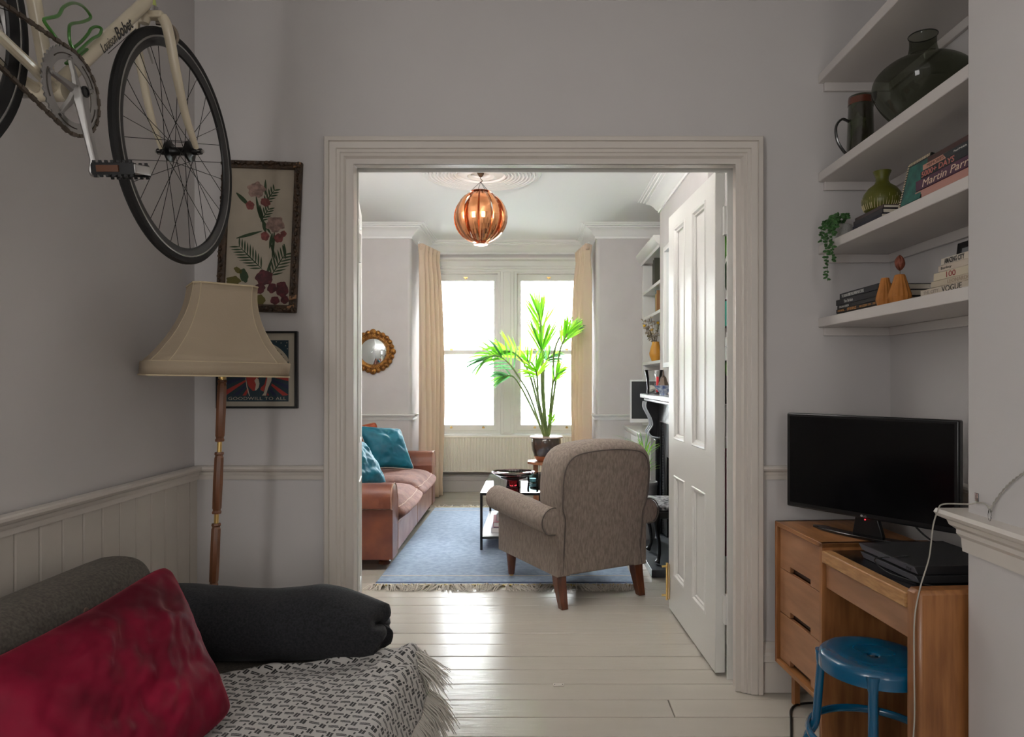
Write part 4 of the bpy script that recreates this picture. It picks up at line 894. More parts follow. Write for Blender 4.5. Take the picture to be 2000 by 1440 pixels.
# ---- shelf two objects
# trailing succulent
PW = mat('white_textured_pot', (.50, .50, .48), .6, bump=.8, bs=150)
t = thing('trailing_plant', 'white pot with trailing string of green succulent over the shelf edge', 'plant', (1.178, 2.655, 1.785))
MB().lathe([(.01, 0), (.040, 0), (.046, .06), (.043, .062), (.038, .05), (.01, .045)], n=24).build('pot', PW, t)
SUC = mat('succulent_green', (.045, .13, .035), .45, var=.3, vs=60)
lm = MB().lathe([(.0006, -.0075), (.003, -.005), (.0045, 0), (.0032, .005), (.0008, .0078)], n=6).mesh('bead_leaf', SUC)
rng = random.Random(5); cntl = 0
strands = [[(-.01, -.02, .06), (-.045, -.035, .075), (-.062, -.045, .05), (-.068, -.045, -.05), (-.066, -.045, -.16)],
           [(0, -.02, .06), (-.04, -.05, .07), (-.064, -.085, .045), (-.068, -.090, -.02), (-.066, -.090, -.09)],
           [(0, 0, .06), (-.03, -.06, .08), (-.060, -.10, .06), (-.066, -.105, .01)], [(0, 0, .06), (.0, -.05, .09), (-.02, -.09, .08), (-.03, -.125, .065)],
           [(-.01, 0, .06), (-.04, 0, .085), (-.062, .01, .06), (-.066, .012, .0)], [(0, 0, .06), (-.02, -.03, .1), (-.055, -.06, .08), (-.062, -.07, .03)], [(0, -.02, .05), (-.02, -.08, .07), (-.04, -.14, .07)]]
for sp in strands:
    P = spline(sp, 8); st = MB().tube(P, .001, 4).build('strand', SUC, t); L_ = sum((a - b).length for a, b in zip(P, P[1:])); nn = int(L_ / .0075)
    for i in range(nn):
        f = i / nn * (len(P) - 1); k = int(f); p = P[k].lerp(P[min(k + 1, len(P) - 1)], f - k)
        for s in range(2):
            if cntl >= 290: break
            q = rng.uniform(0, 6.28); dv = Vector((math.cos(q), math.sin(q), rng.uniform(-.6, .3))).normalized(); pp_ = p + dv * .0075
            o = link('bead_leaf', lm, st, pp_); o.rotation_euler = dv.to_track_quat('Z', 'Y').to_euler(); s_ = rng.uniform(.9, 1.4); o.scale = (s_, s_, s_); cntl += 1
# three dark books under the green vase
NAV = [flat('navy_cover_%d' % i, c, .5) for i, c in enumerate([(.012, .014, .028), (.016, .014, .02), (.05, .03, .03)])]
WT = flat('white_print', (.6, .6, .58)); zz = 1.785
for i, lab in enumerate(['dark navy book at the bottom of the pile under the green vase', 'dark plum book in the middle of the pile under the green vase', 'brownish thin book directly under the green vase']):
    T = [.018, .016, .012][i]
    book(lab, (1.145 + .004 * i, 2.372, zz), R([0, .6, -.4][i]), .205, .17, T, NAV[i], [('ATLAS OF OLD MAPS' if i == 0 else 'NIGHT GARDENS' if i == 1 else 'LINES', .12, .45, .3, .4, WT, {})] if False else None, group='dark books on the second shelf'); zz += T + .0008
GV = mat('olive_glaze', (.10, .105, .010), .4, var=.1, vs=15); TAN = mat('cream_brush_marks', (.42, .36, .2), .5)
t = vase('vase', 'olive green round vase with flared neck standing on dark books', (1.215, 2.400, zz), [(.01, 0), (.045, 0), (.058, .012), (.066, .032), (.067, .045), (.060, .068), (.045, .088), (.026, .102), (.021, .112), (.021, .125), (.030, .147), (.027, .147), (.018, .12), (.01, .10)], GV)
m = MB(); rng = random.Random(6)
for k in range(44):
    a = 2 * math.pi * k / 44 + rng.uniform(-.03, .03); h1 = .018 + rng.uniform(.012, .03); 
    def rad(z): return .0585 + (.0665 - .0585) * min(1, (z - .012) / .02) if z < .032 else .067
    m.tube([(rad(.010 + .001) * math.cos(a) * 1.002, rad(.012) * math.sin(a) * 1.002, .012), (rad(.025) * 1.006 * math.cos(a + .02), rad(.025) * 1.006 * math.sin(a + .02), .025), (rad(.04) * 1.003 * math.cos(a + .03), rad(.04) * 1.003 * math.sin(a + .03), h1 + .01)], [.0018, .0014, .0004], 4)
tag(m.build('brush_marks', TAN, t), kind='stuff')
# teal book with striped edge
t = thing('book', 'teal covered book with black and cream striped border leaning on the pile', 'book', (1.145, 2.165, 1.787), 0); Hh, Wh = .145, .125
ln = Vector((.035, 0, Hh)).normalized(); nrm_ = Vector((-ln.z, 0, ln.x)); o0 = Vector((0, 0, 0))
MB().obox(ln * Hh / 2 + Vector((.008, -Wh / 2, 0)), ln * Hh / 2, (0, Wh / 2, 0), nrm_ * .007).build('cover', flat('black_border', (.01, .01, .01), .5), t)
MB().obox(ln * (Hh / 2 - .006) + Vector((.0075, -Wh / 2 - .006, 0)) + nrm_ * .0075, ln * (Hh / 2 - .010), (0, Wh / 2 - .010, 0), nrm_ * .0008).build('front_picture', mat('teal_print', (.02, .17, .13), .5, col2=(.01, .06, .06), vs=25), t)
m = MB()
for k in range(17): m.obox(ln * (.006 + k * .0083) + Vector((.008, -.0045, 0)) + nrm_ * .0072, ln * .0021, (0, .0042, 0), nrm_ * .0008)
for k in range(13): m.obox(ln * (Hh - .005) + Vector((.008, -.010 - k * .0088, 0)) + nrm_ * .0072, ln * .0045, (0, .0021, 0), nrm_ * .0008)
tag(m.build('border_stripes', flat('cream_stripe', (.62, .50, .36)), t), kind='stuff')
# pile of large books
zz = 1.785; PNK = flat('salmon_cover', (.48, .24, .20), .55); PUR = flat('plum_cover', (.075, .022, .055), .5)
CRT = flat('cream_lettering', (.72, .55, .42)); ORL = flat('coral_lettering', (.50, .16, .13))
def bigbook(label, x, L, T, cm, title, yfar=2.065):
    global zz
    t = book(label, (x, yfar - L / 2, zz), 0, L, .22, T, cm, title, group='large books on the second shelf'); zz += T + .0008; return t
bigbook('salmon pink book at the bottom of the tall pile', 1.150, .275, .031, PNK, None, 2.075)
t5 = bigbook('plum coloured book with cream script lettering on its spine', 1.148, .275, .031, PUR, [('Martin Parr', .13, .80, .16, .66, CRT, dict(shear=.25))], 2.068)
bigbook('near-black book with coral block lettering on its spine', 1.150, .26, .022, flat('ink_cover', (.014, .018, .022), .5), [('5000+ DAYS', .02, .62, .12, .76, ORL, dict(shear=.1, bold=.02))], 2.045)
t6 = bigbook('dark slate book with a salmon title strip on its spine', 1.152, .26, .018, flat('slate_cover', (.02, .028, .032), .5), [('MEMORIES', .08, .32, .25, .5, flat('dark_print', (.1, .04, .03)), {}), ('Paul Noble', .58, .22, .3, .3, WT, {})], 2.035)
MB().prism([(0, 0), (.115, 0), (.10, .0155), (0, .0155)], (-.0002, .13, .001), (0, -1, 0), (0, 0, 1), (-.0001, 0, 0)).build('title_strip', flat('salmon_strip', (.52, .27, .2)), t6)
bigbook('brown album on top of the tall pile', 1.156, .25, .016, flat('album_brown', (.055, .022, .02), .5), None, 2.02)
# ---- lowest shelf
zz = 1.495; names = ['bottom thin black book with orange and white print', 'second black book with orange block title', 'third thin black book with pale title', 'fourth book up, black with rounded spine', 'top navy-black book with white title']
Ts = [.013, .014, .014, .022, .021]; offs = [-.01, 0, .008, 0, .02]; BKC = [flat('dark_cover_%d' % i, c, .45) for i, c in enumerate([(.018, .013, .012), (.010, .009, .009), (.012, .012, .013), (.010, .010, .013), (.010, .011, .018)])]
ORG = flat('orange_print', (.55, .26, .08))
tt = [[('MODERN DESIGN', .2, .25, .25, .5, ORG, {}), ('SIGNS AND THE TIMES', .52, .3, .25, .5, WT, {}), ('1960', .84, .1, .2, .6, ORG, {})],
      [('WORD BOOK . . .', .04, .2, .25, .5, ORG, {}), ('OFF SURFACE', .28, .22, .12, .75, ORG, dict(bold=.02)), ('. . . PROCESSED 1970 - 1980', .52, .40, .2, .55, ORG, {})],
      [('ITALIAN DESIGN', .06, .25, .2, .55, WT, {})], [('The British', .2, .22, .25, .5, WT, {})], [('THE INDIAN SPIRIT FELLOWSHIP KITCHENS', .06, .60, .2, .55, WT, dict(bold=.01))]]
for i in range(5):
    book('%s in the dark lowest shelf pile' % names[i], (1.178, 2.515 - (.01 if i == 4 else 0), zz), R([0, .3, -.3, .2, -.2][i]), [.335, .335, .325, .34, .30][i], .185, Ts[i], BKC[i], tt[i], group='dark books on the lowest shelf', pages=PAGE); zz += Ts[i] + .0006
OV = mat('burnt_orange_clay', (.42, .155, .025), .7, var=.1, vs=25)
def ovase(label, loc, h, r, ntop, dry=False):
    t = thing('bud_vase', label, 'vase', loc); n = 14
    prof = [(r * .62, 0), (r * .82, 0), (r, h * .22), (r * .98, h * .3), (r * .45, h * .97), (r * .42, h), (r * .3, h), (r * .3, h * .8)]
    vs = []
    for i, (rr, z) in enumerate(prof):
        for k in range(n * 2):
            q = 2 * math.pi * k / (n * 2); g = 1 - (.10 if k % 2 else 0) * (1 if .1 * h < z < .8 * h else .2); vs.append((rr * g * math.cos(q), rr * g * math.sin(q), z))
    kk = n * 2; MB().add(vs, [(i * kk + j, i * kk + (j + 1) % kk, (i + 1) * kk + (j + 1) % kk, (i + 1) * kk + j) for i in range(len(prof) - 1) for j in range(kk)] + [tuple(range(kk))[::-1]]).build('body', OV, t, ang=14)
    if dry:
        MB().tube([(0, 0, h * .7), (.001, 0, h + .018)], .0012, 5).build('stem', TWIG, t)
        RD = mat('dried_red_leaf', (.20, .05, .025), .6, var=.2, vs=60)
        for k in range(6):
            a = k * 1.05
            def pf(u, v, a=a): 
                q = a + (u - .5) * 1.5; z = h + .016 + .045 * v; r_ = .014 * math.sin(math.pi * min(1, v * .95 + .03)) ** .8 * (1 + .1 * (k % 2)); return (r_ * math.cos(q), r_ * math.sin(q), z + .003 * math.sin(6 * u))
            MB().grid(pf, 6, 8).build('petal', RD, t, solid=.0006)
    return t
ovase('left, shorter burnt orange fluted bud vase on the lowest shelf', (1.168, 2.288, 1.495), .094, .029, 0)
ovase('right burnt orange fluted bud vase holding a dried seed head', (1.168, 2.195, 1.495), .091, .035, 0, True)
CRC = [flat('cream_cover_%d' % i, c, .6) for i, c in enumerate([(.56, .49, .40), (.50, .43, .33), (.60, .53, .40), (.56, .48, .40), (.60, .54, .46)])]
zz = 1.495; GRT = flat('grey_print', (.30, .26, .22)); BLT = flat('black_print', (.02, .02, .02)); RDT = flat('red_print', (.30, .03, .03)); TNT = flat('tan_print', (.36, .27, .19))
ct = [[('THE CITY', .06, .30, .25, .5, GRT, {}), ('VOGUE', .42, .36, .12, .8, BLT, {})], [('LEONARDO', .40, .5, .2, .6, TNT, {})], [('100', .32, .22, .16, .72, RDT, {})],
      [('Banksy', .08, .28, .2, .55, BLT, {})], [('AMAZING CITY', .10, .55, .12, .75, BLT, dict(bold=.02)), ('GE', .78, .12, .25, .45, GRT, {})]]
cn = ['bottom pale book with large black serif title', 'second cream book with tan capitals on the spine', 'thick cream book with red number 100 on its spine', 'cream book with small black sans lettering', 'topmost cream book with black handwritten style title']
for i in range(5):
    yf = [2.045, 1.995, 1.985, 1.965, 1.955][i]; L = yf - 1.79; T = [.020, .018, .022, .018, .019][i]
    book('%s in the pale pile' % cn[i], (1.150 + .002 * i, yf - L / 2, zz), 0, L, .20, T, CRC[i], ct[i], group='cream books on the lowest shelf', pages=PAGE); zz += T + .0006
t = thing('picture_frame', 'small black framed picture leaning behind the cream books', 'picture', (1.385, 2.07, 1.495))
MB().cells([-.22, -.20, .20, .22], [0, .02, .19, .21], [(-.20, .20, .02, .19)], (0, 0, 0), (0, 1, 0), (.13, 0, 1), (.012, 0, 0)).build('frame', BLACK, t, bevel=.001)
MB().prism([(-.205, .015), (-.205, .195), (.205, .195), (.205, .015)], (.005, 0, 0), (0, 1, 0), (.13, 0, 1), (.005, 0, 0)).build('picture', mat('pale_picture', (.3, .31, .32), .6), t)
# ------------------------------------------------------------------ bicycle
def BK(y, z, x=0.0): return Vector((x, y, z))      # local: origin at the bottom bracket, +Y forwards
bike = thing('bicycle', 'cream racing bicycle hung high along the left wall, black wheels', 'bicycle', (-1.076, 1.512, 1.887))
CRP = mat('cream_frame_paint', (.60, .53, .40), .3, coat=.4, var=.04, vs=12, bump=.05); RUB = mat('black_tyre', (.004, .004, .0045), .7); RIM = mat('black_rim', (.005, .005, .006), .35)
ALU = mat('polished_alloy', (.36, .35, .34), .33, metal=.9, rv=.12, bump=.1, bs=60); CHN = mat('oily_chain', (.11, .085, .065), .4, metal=.7); SPK = mat('black_spoke', (.012, .012, .012), .3, metal=.5)
HUBF = BK(.546, .050); HUBR = BK(-.41, .055); HDL = BK(.385, .40); HDT = BK(.352, .51); STT = BK(-.155, .53); CR = BK(.388, .372)
def ftube(a, b, r, name, n=14, parent=bike, r2=None): return MB().tube([a, b], [r, r2 or r], n).build(name, CRP, parent)
ftube(BK(0, 0), HDL + Vector((0, -.008, .012)), .0165, 'down_tube'); ftube(BK(0, 0), STT, .0145, 'seat_tube'); ftube(STT + Vector((0, .01, -.04)), HDT, .0135, 'top_tube')
ht = MB().tube([HDL, HDT], .0185, 16).build('head_tube', mat('yellow_green_paint', (.42, .50, .12), .3, coat=.4), bike)
MB().tube([BK(0, 0, -.036), BK(0, 0, .036)], .021, 18).build('bottom_bracket', CRP, bike)
for s in (-1, 1):
    MB().tube([BK(-.02, .0, s * .018), BK(-.10, .012, s * .030), BK(-.40, .055, s * .062)], [.011, .011, .008], 10).build('chain_stay', CRP, bike)
    MB().tube([STT + Vector((s * .015, 0, -.05)), HUBR + Vector((s * .062, 0, 0))], [.008, .007], 10).build('seat_stay', CRP, bike)
    # fork blades
    MB().tube(spline([CR + Vector((s * .034, .0, .0)), CR + Vector((s * .046, .006, -.03)), CR + Vector((s * .049, .044, -.13)), CR + Vector((s * .051, .092, -.235)), HUBF + Vector((s * .052, -.022, .03)), HUBF + Vector((s * .053, 0, 0))], 4),
              [.011, .0115, .0118, .0118, .0115, .0112, .011, .0108, .0105, .010, .0098, .0095, .009, .0085, .0082, .0078, .0074, .007, .0065, .006, .006][:21], 10, flat=1.25).build('fork_blade', CRP, bike)
MB().obox(CR + Vector((0, 0, .004)), (.038, 0, 0), (0, .015, 0), (0, .003, .011)).build('fork_crown', CRP, bike, bevel=.006, seg=3)
MB().tube([CR, HDL + Vector((0, 0, -.004))], .014, 14).build('steerer', CRP, bike)
MB().tube([HDL + Vector((0, .003, -.014)), HDL + Vector((0, .001, -.001))], [.018, .022], 18).build('headset_cup', ALU, bike)
for s in (-1, 1): pass
# brake caliper
MB().tube(spline([CR + Vector((.0, .03, .0)), CR + Vector((.036, .042, -.004)), CR + Vector((.048, .05, -.03)), CR + Vector((.034, .055, -.055))], 5), .007, 8).build('brake_caliper', mat('worn_brake_alloy', (.30, .25, .2), .35, metal=.8), bike)
MB().obox(CR + Vector((.030, .058, -.060)), (.006, 0, 0), (0, .018, 0), (0, 0, .007)).build('brake_pad', BLACK, bike, bevel=.002)
# mounting bolts under the head
MB().lathe([(.001, -.02), (.012, -.018), (.016, -.005), (.014, .008), (.001, .01)], tuple(CR + Vector((-.01, -.01, -.006))), 12).build('fork_end_race', CRP, bike)
def wheel(c, rear):
    w_ = MB(); prof = [(.300, -.0085), (.318, -.009), (.318, -.005), (.312, -.003), (.312, .003), (.318, .005), (.318, .009), (.300, .0085), (.288, .004), (.2865, 0), (.288, -.004)]
    n = 96; k = len(prof); vs = []
    for i in range(n):
        q = 2 * math.pi * i / n
        for r_, x in prof: vs.append((x, r_ * math.cos(q), r_ * math.sin(q)))
    w_.add(vs, [(i * k + j, i * k + (j + 1) % k, ((i + 1) % n) * k + (j + 1) % k, ((i + 1) % n) * k + j) for i in range(n) for j in range(k)])
    o = w_.build('wheel', RIM, bike, loc=c, ang=30)
    t_ = MB(); vs = []; kk = 10
    for i in range(n):
        q = 2 * math.pi * i / n
        for j in range(kk):
            a = 2 * math.pi * j / kk; vs.append((.0125 * math.cos(a), (.3235 + .0135 * math.sin(a)) * math.cos(q), (.3235 + .0135 * math.sin(a)) * math.sin(q)))
    t_.add(vs, [(i * kk + j, i * kk + (j + 1) % kk, ((i + 1) % n) * kk + (j + 1) % kk, ((i + 1) % n) * kk + j) for i in range(n) for j in range(kk)]); t_.build('tyre', RUB, o)
    for s in (-1, 1):   # worn silver brake track
        b_ = MB(); b_.add([(s * .0094, r_ * math.cos(2 * math.pi * i / n), r_ * math.sin(2 * math.pi * i / n)) for i in range(n) for r_ in (.3095, .3155)], [(2 * i, 2 * i + 1, (2 * i + 3) % (2 * n), (2 * i + 2) % (2 * n)) for i in range(n)]); b_.build('brake_track', ALU, o, solid=.0004)
    MB().lathe([(.005, -.066), (.009, -.066), (.009, -.056), (.011, -.052), (.011, -.040), (.016, -.038), (.030, -.034), (.031, -.028), (.016, -.024), (.0125, -.018), (.0125, .018), (.016, .024), (.031, .028), (.030, .034), (.016, .038), (.011, .040), (.011, .052), (.009, .056), (.009, .066), (.005, .066)], axis='x', n=24).build('hub', SPK, o)
    MB().lathe([(.004, .052), (.0095, .054), (.0095, .064), (.005, .064), (.005, .072), (.002, .072)], axis='x', n=6).build('axle_nut', ALU, o); MB().lathe([(.004, -.052), (.0095, -.054), (.0095, -.064), (.005, -.064), (.005, -.072), (.002, -.072)], axis='x', n=6).build('axle_nut', ALU, o)
    ms = [MB().tube([(s * .029, .028 * math.cos(dir_ * 1.45), .028 * math.sin(dir_ * 1.45)), (s * .003, .2885, 0)], .0010, 5).mesh('spoke', SPK) for s in (-1, 1) for dir_ in (-1, 1)]
    for i in range(32):
        s = ms[(i % 2) * 2 + ((i // 2) % 2)]; link('spoke', s, o, (0, 0, 0), (2 * math.pi * i / 32, 0, 0))
    return o
fw = wheel(HUBF, False); rw = wheel(HUBR, True)
MB().tube([(.0, .287 * math.cos(2.2), .287 * math.sin(2.2)), (0, .245 * math.cos(2.2), .245 * math.sin(2.2))], [.003, .0022], 8).build('valve', ALU, fw)
text('FIXI', .028, .007, (.0098, .300 * math.cos(-.95), .300 * math.sin(-.95) - .004), (0, .58, .81), (0, -.81, .58), mat('pale_blue_print', (.25, .3, .5), .5), fw) if False else None
# chainset on the drive side (+X)
cx = .046; n = 96
m = MB(); vs = []
teeth = 46
outer = []
for i in range(teeth * 4):
    q = 2 * math.pi * i / (teeth * 4); r_ = .0905 + (.004 if i % 4 in (1, 2) else 0); outer.append((r_, q))
vs = [(cx + dx, r_ * math.cos(q), r_ * math.sin(q)) for dx in (-.0015, .0015) for r_, q in outer] + [(cx + dx, .066 * math.cos(q), .066 * math.sin(q)) for dx in (-.0015, .0015) for r_, q in outer]
T4 = teeth * 4
for i in range(T4):
    j = (i + 1) % T4
    m.f += [(i, j, T4 + j, T4 + i), (T4 + i, T4 + j, 3 * T4 + j, 3 * T4 + i), (2 * T4 + i, 2 * T4 + j, j, i), (3 * T4 + i, 3 * T4 + j, 2 * T4 + j, 2 * T4 + i)]
m.v = vs; cr_ = m.build('chainring', ALU, bike, ang=40)
m = MB()
for k in range(5):   # engraved arcs, raised rims of dark
    a0 = R(72 * k + 20); m.tube([(cx + .0018, .0785 * math.cos(a0 + R(t_)), .0785 * math.sin(a0 + R(t_))) for t_ in range(0, 46, 5)], .0014, 5)
    m.build('ring_groove', mat('groove_dark', (.05, .04, .03), .6), cr_); m = MB()
for k in range(5):
    q = R(72 * k + 95); e = Vector((0, math.cos(q), math.sin(q))); sd = Vector((0, -math.sin(q), math.cos(q)))
    vs = []
    for r_, hw, xx in ((.012, .013, cx + .014), (.035, .0085, cx + .010), (.060, .0065, cx + .004), (.072, .0055, cx + .002)):
        b = e * r_; vs += [b - sd * hw + Vector((xx - .004, 0, 0)), b + sd * hw + Vector((xx - .004, 0, 0)), b + sd * hw * .6 + Vector((xx + .003, 0, 0)), b - sd * hw * .6 + Vector((xx + .003, 0, 0))]
    MB().add(vs, [(i * 4 + j, i * 4 + (j + 1) % 4, i * 4 + 4 + (j + 1) % 4, i * 4 + 4 + j) for i in range(3) for j in range(4)] + [(0, 1, 2, 3), (12, 13, 14, 15)]).build('spider_arm', ALU, cr_, bevel=.001)
    MB().lathe([(.002, -.002), (.0062, -.002), (.0062, .005), (.0035, .005), (.0035, .003), (.001, .003)], tuple(e * .070 + Vector((cx, 0, 0))), 14, 'x').build('chainring_bolt', ALU, cr_)
# right crank, hanging down
def crank(s):
    dv = Vector((0, s * .075, -s)).normalized(); x0 = .060 * s; x1 = .090 * s
    sd = Vector((0, dv.z, -dv.y)); vs = []
    for f, hw, th, x in ((-.012, .012, .010, x0), (0, .019, .012, x0 + s * .004), (.025, .015, .010, x0 + s * .008), (.09, .0105, .0075, x0 + s * .018), (.15, .0105, .007, x1), (.175, .0145, .008, x1), (.186, .008, .007, x1)):
        b = dv * f; vs += [b - sd * hw + Vector((x - th, 0, 0)), b + sd * hw + Vector((x - th, 0, 0)), b + sd * hw * .8 + Vector((x + th, 0, 0)), b - sd * hw * .8 + Vector((x + th, 0, 0))]
    o = MB().add(vs, [(i * 4 + j, i * 4 + (j + 1) % 4, i * 4 + 4 + (j + 1) % 4, i * 4 + 4 + j) for i in range(6) for j in range(4)] + [(0, 1, 2, 3), (24, 25, 26, 27)]).build('crank_arm', ALU, bike, bevel=.004, seg=3, ang=60)
    MB().lathe([(.003, .0), (.012, 0), (.012, .004), (.009, .0045), (.009, .002), (.004, .002)], (x0 + s * .015 if s > 0 else x0 - .02, 0, 0), 20, 'x').build('crank_bolt', SATBLK, o)
    # pedal
    pc = dv * .170; xa = x1 + s * .012; xb = x1 + s * .105; tilt = Vector((0, math.cos(.2), math.sin(.2))); tz = Vector((0, -math.sin(.2), math.cos(.2)))
    MB().tube([Vector((x1, 0, 0)) + pc, Vector((xb, 0, 0)) + pc], [.008, .006], 12).build('pedal_spindle', ALU, o)
    for e in (-1, 1):
        m = MB(); m.obox(pc + tilt * .030 * e + Vector(((xa + xb) / 2, 0, 0)), ((xb - xa) / 2, 0, 0), tilt * .0022, tz * .013)
        for j in range(7): m.obox(pc + tilt * .031 * e + Vector((xa + (xb - xa) * (j + .5) / 7, 0, 0)) + tz * .0145, (.0035, 0, 0), tilt * .002, tz * .0035).obox(pc + tilt * .031 * e + Vector((xa + (xb - xa) * (j + .5) / 7, 0, 0)) - tz * .0145, (.0035, 0, 0), tilt * .002, tz * .0035)
        m.build('pedal_cage', SATBLK, o, bevel=.001)
        MB().obox(pc + tilt * .034 * e + Vector(((xa + xb) / 2 - s * .01, 0, 0)), (.024, 0, 0), tilt * .002, tz * .007).build('pedal_reflector', mat('orange_reflector', (.09, .03, .01), .35), o)
    for xx in (xa, xb): MB().obox(pc + Vector((xx, 0, 0)), (.003, 0, 0), tilt * .031, tz * .010).build('pedal_end_plate', ALU if xx == xb else SATBLK, o, bevel=.002)
    MB().obox(pc + Vector(((xa + xb) / 2, 0, 0)), ((xb - xa) / 2, 0, 0), tilt * .011, tz * .010).build('pedal_body', ALU, o, bevel=.004)
crank(1); crank(-1)
# chain: one link every 12.7 mm along both runs and round the ring (short lengths joined)
rs = .030; cpath = []
def rp(c, r_, a): return Vector((cx, c.y + r_ * math.cos(a), c.z + r_ * math.sin(a)))
for a in range(-98, 91, 8): cpath.append(rp(Vector((0, 0, 0)), .0925, R(a)))
for a in range(90, 271, 20): cpath.append(rp(HUBR, rs, R(a)))
tot = 0; seg = []
for a, b in zip(cpath, cpath[1:] + [cpath[0]]): seg.append((a, b, (b - a).length)); tot += seg[-1][2]
NL = int(tot / .0127); m1 = MB().obox((0, 0, 0), (.0038, 0, 0), (0, .0078, 0), (0, 0, .0040)).mesh('chain_link', CHN); m2 = MB().obox((0, 0, 0), (.0022, 0, 0), (0, .0078, 0), (0, 0, .0034)).mesh('chain_link', CHN)
ch_ = MB().tube([(cx, p.y, p.z) for p in cpath], .0012, 4, closed=True).build('chain', CHN, bike)
for i in range(NL):
    d_ = (i + .5) * tot / NL
    for a, b, l in seg:
        if d_ <= l: break
        d_ -= l
    p = a.lerp(b, d_ / l); dr = (b - a).normalized(); o = link('chain_link', m1 if i % 2 else m2, ch_, p); o.rotation_euler = (math.atan2(dr.z, dr.y), 0, 0)
# bottle cage
GRN = mat('green_anodised', (.055, .20, .03), .3, metal=.3, coat=.3)
def cg(px, py, x): return atX(px, py, x) - Vector((-1.076, 1.512, 1.887))
cage = MB().tube(spline([cg(px, py, x) for px, py, x in [(146, 108, -1.066), (128, 97, -1.040), (104, 66, -1.028), (86, 40, -1.03), (96, 35, -1.03), (114, 30, -1.03), (124, 14, -1.04), (142, 6, -1.06), (160, 11, -1.09), (174, 26, -1.10), (176, 36, -1.10), (160, 43, -1.09), (139, 47, -1.07), (135, 60, -1.06), (137, 84, -1.06), (146, 100, -1.066)]], 4), .0036, 8).build('bottle_cage', GRN, bike)
MB().tube(spline([cg(px, py, x) for px, py, x in [(138, 98, -1.07), (158, 82, -1.075), (172, 66, -1.075), (178, 56, -1.075), (188, 52, -1.075), (198, 56, -1.07), (194, 68, -1.065), (180, 76, -1.062), (162, 92, -1.06), (150, 103, -1.06)]], 4), .0034, 8).build('cage_loop', GRN, cage)
dtd = (HDL - BK(0, 0)).normalized(); dtn = Vector((0, -dtd.z, dtd.y))
MB().obox(dtd * .145 + dtn * .021, dtd * .045, dtn * .003, (.008, 0, 0)).build('cage_plate', GRN, cage, bevel=.002)
TXT = mat('decal_black', (.015, .015, .015), .4)
text('Louison', .078, .023, dtd * .228 - dtn * .004 + Vector((.0166, 0, 0)), dtd, dtn, TXT, bike); text('Bobet', .090, .029, dtd * .314 - dtn * .004 + Vector((.0166, 0, 0)), dtd, dtn, TXT, bike, bold=.015)
MB().obox(dtd * .33 - dtn * .0105 + Vector((.0155, 0, 0)), dtd * .085, dtn * .0006, (.0006, 0, 0)).build('decal_line', TXT, bike)
# handlebar, stem and saddle above the picture
MB().tube([HDT, HDT + Vector((0, -.012, .05)), HDT + Vector((0, .07, .055))], .012, 12).build('stem', ALU, bike)
MB().tube(spline([HDT + Vector((s_, .07 + dy, .055 + dz)) for s_, dy, dz in [(-.19, .0, -.05), (-.20, .06, -.03), (-.195, .07, .0), (-.12, .0, 0), (0, 0, 0), (.12, 0, 0), (.195, .07, 0), (.20, .06, -.03), (.19, 0, -.05)]], 4), .012, 10).build('handlebar', ALU, bike)
MB().tube([STT, STT + Vector((0, -.025, .08))], .0135, 12).build('seat_post', ALU, bike)
MB().grid(lambda u, v: ((v * 2 - 1) * (.018 + .055 * u ** 2.2), -.04 + .12 - .27 * u - .155, .53 + .115 + .012 * u - .03 * (2 * v - 1) ** 2), 14, 9).build('saddle', BLACK, bike, solid=.02)
t = thing('bike_hook', 'wall bracket carrying the bicycle by its top tube', 'bracket', (-1.373, 1.60, 2.40))
MB().box(0, .012, -.04, .04, -.06, .10).build('wall_plate', SATBLK, t, bevel=.002); 
for yy in (-.03, .03): MB().tube(spline([(.01, yy, .0), (.20, yy, -.035), (.30, yy, -.035), (.335, yy, .02)], 5), .008, 8).build('hook_arm', SATBLK, t)

# ------------------------------------------------------------------ pictures on the partition wall
GFR = mat('carved_dark_frame', (.075, .04, .02), .5, col2=(.03, .018, .01), vs=40, bump=1.0, bs=110)
t = thing('framed_picture', 'tall iris flower picture in a carved dark frame on the partition wall', 'picture', (-1.105, 2.735, 1.82)); t.rotation_euler = (R(-1.5), R(1.9), 0)
W2, H2, FW = .160, .302, .030
m = MB().cells([-W2, -W2 + FW, W2 - FW, W2], [-H2, -H2 + FW, H2 - FW, H2], [(-W2 + FW, W2 - FW, -H2 + FW, H2 - FW)], (0, 0, 0), (1, 0, 0), (0, 0, 1), (0, -.022, 0)); m.build('frame', GFR, t, bevel=.005)
m = MB(); rng = random.Random(10); GF2 = GFR
edge = []
nn = 26
for i in range(nn): edge += [(-W2 + 2 * W2 * (i + .5) / nn, -H2 + .012, 1), (-W2 + 2 * W2 * (i + .5) / nn, H2 - .012, 1)]
for i in range(48): edge += [(-W2 + .012, -H2 + 2 * H2 * (i + .5) / 48, 0), (W2 - .012, -H2 + 2 * H2 * (i + .5) / 48, 0)]
for x, z, hz in edge:
    q = rng.uniform(0, 6.28); r_ = rng.uniform(.006, .011); m.lathe([(.001, .006), (r_ * .8, .004), (r_, 0), (r_ * .6, -.008), (.001, -.010)], (x + rng.uniform(-.005, .005), -.022, z + rng.uniform(-.005, .005)), 7, 'y', sx=1.3 if hz else .8)
tag(m.build('carving', GFR, t), kind='stuff')
for (x, z) in ((W2 - .018, H2 - .015), (W2 - .02, -H2 + .02), (W2 - .012, -H2 + .06)): MB().obox((x, -.026, z), (.014, 0, .004), (0, .003, 0), (0, 0, .008)).build('bare_wood_chip', mat('bare_wood', (.30, .16, .08), .7), t, bevel=.002)
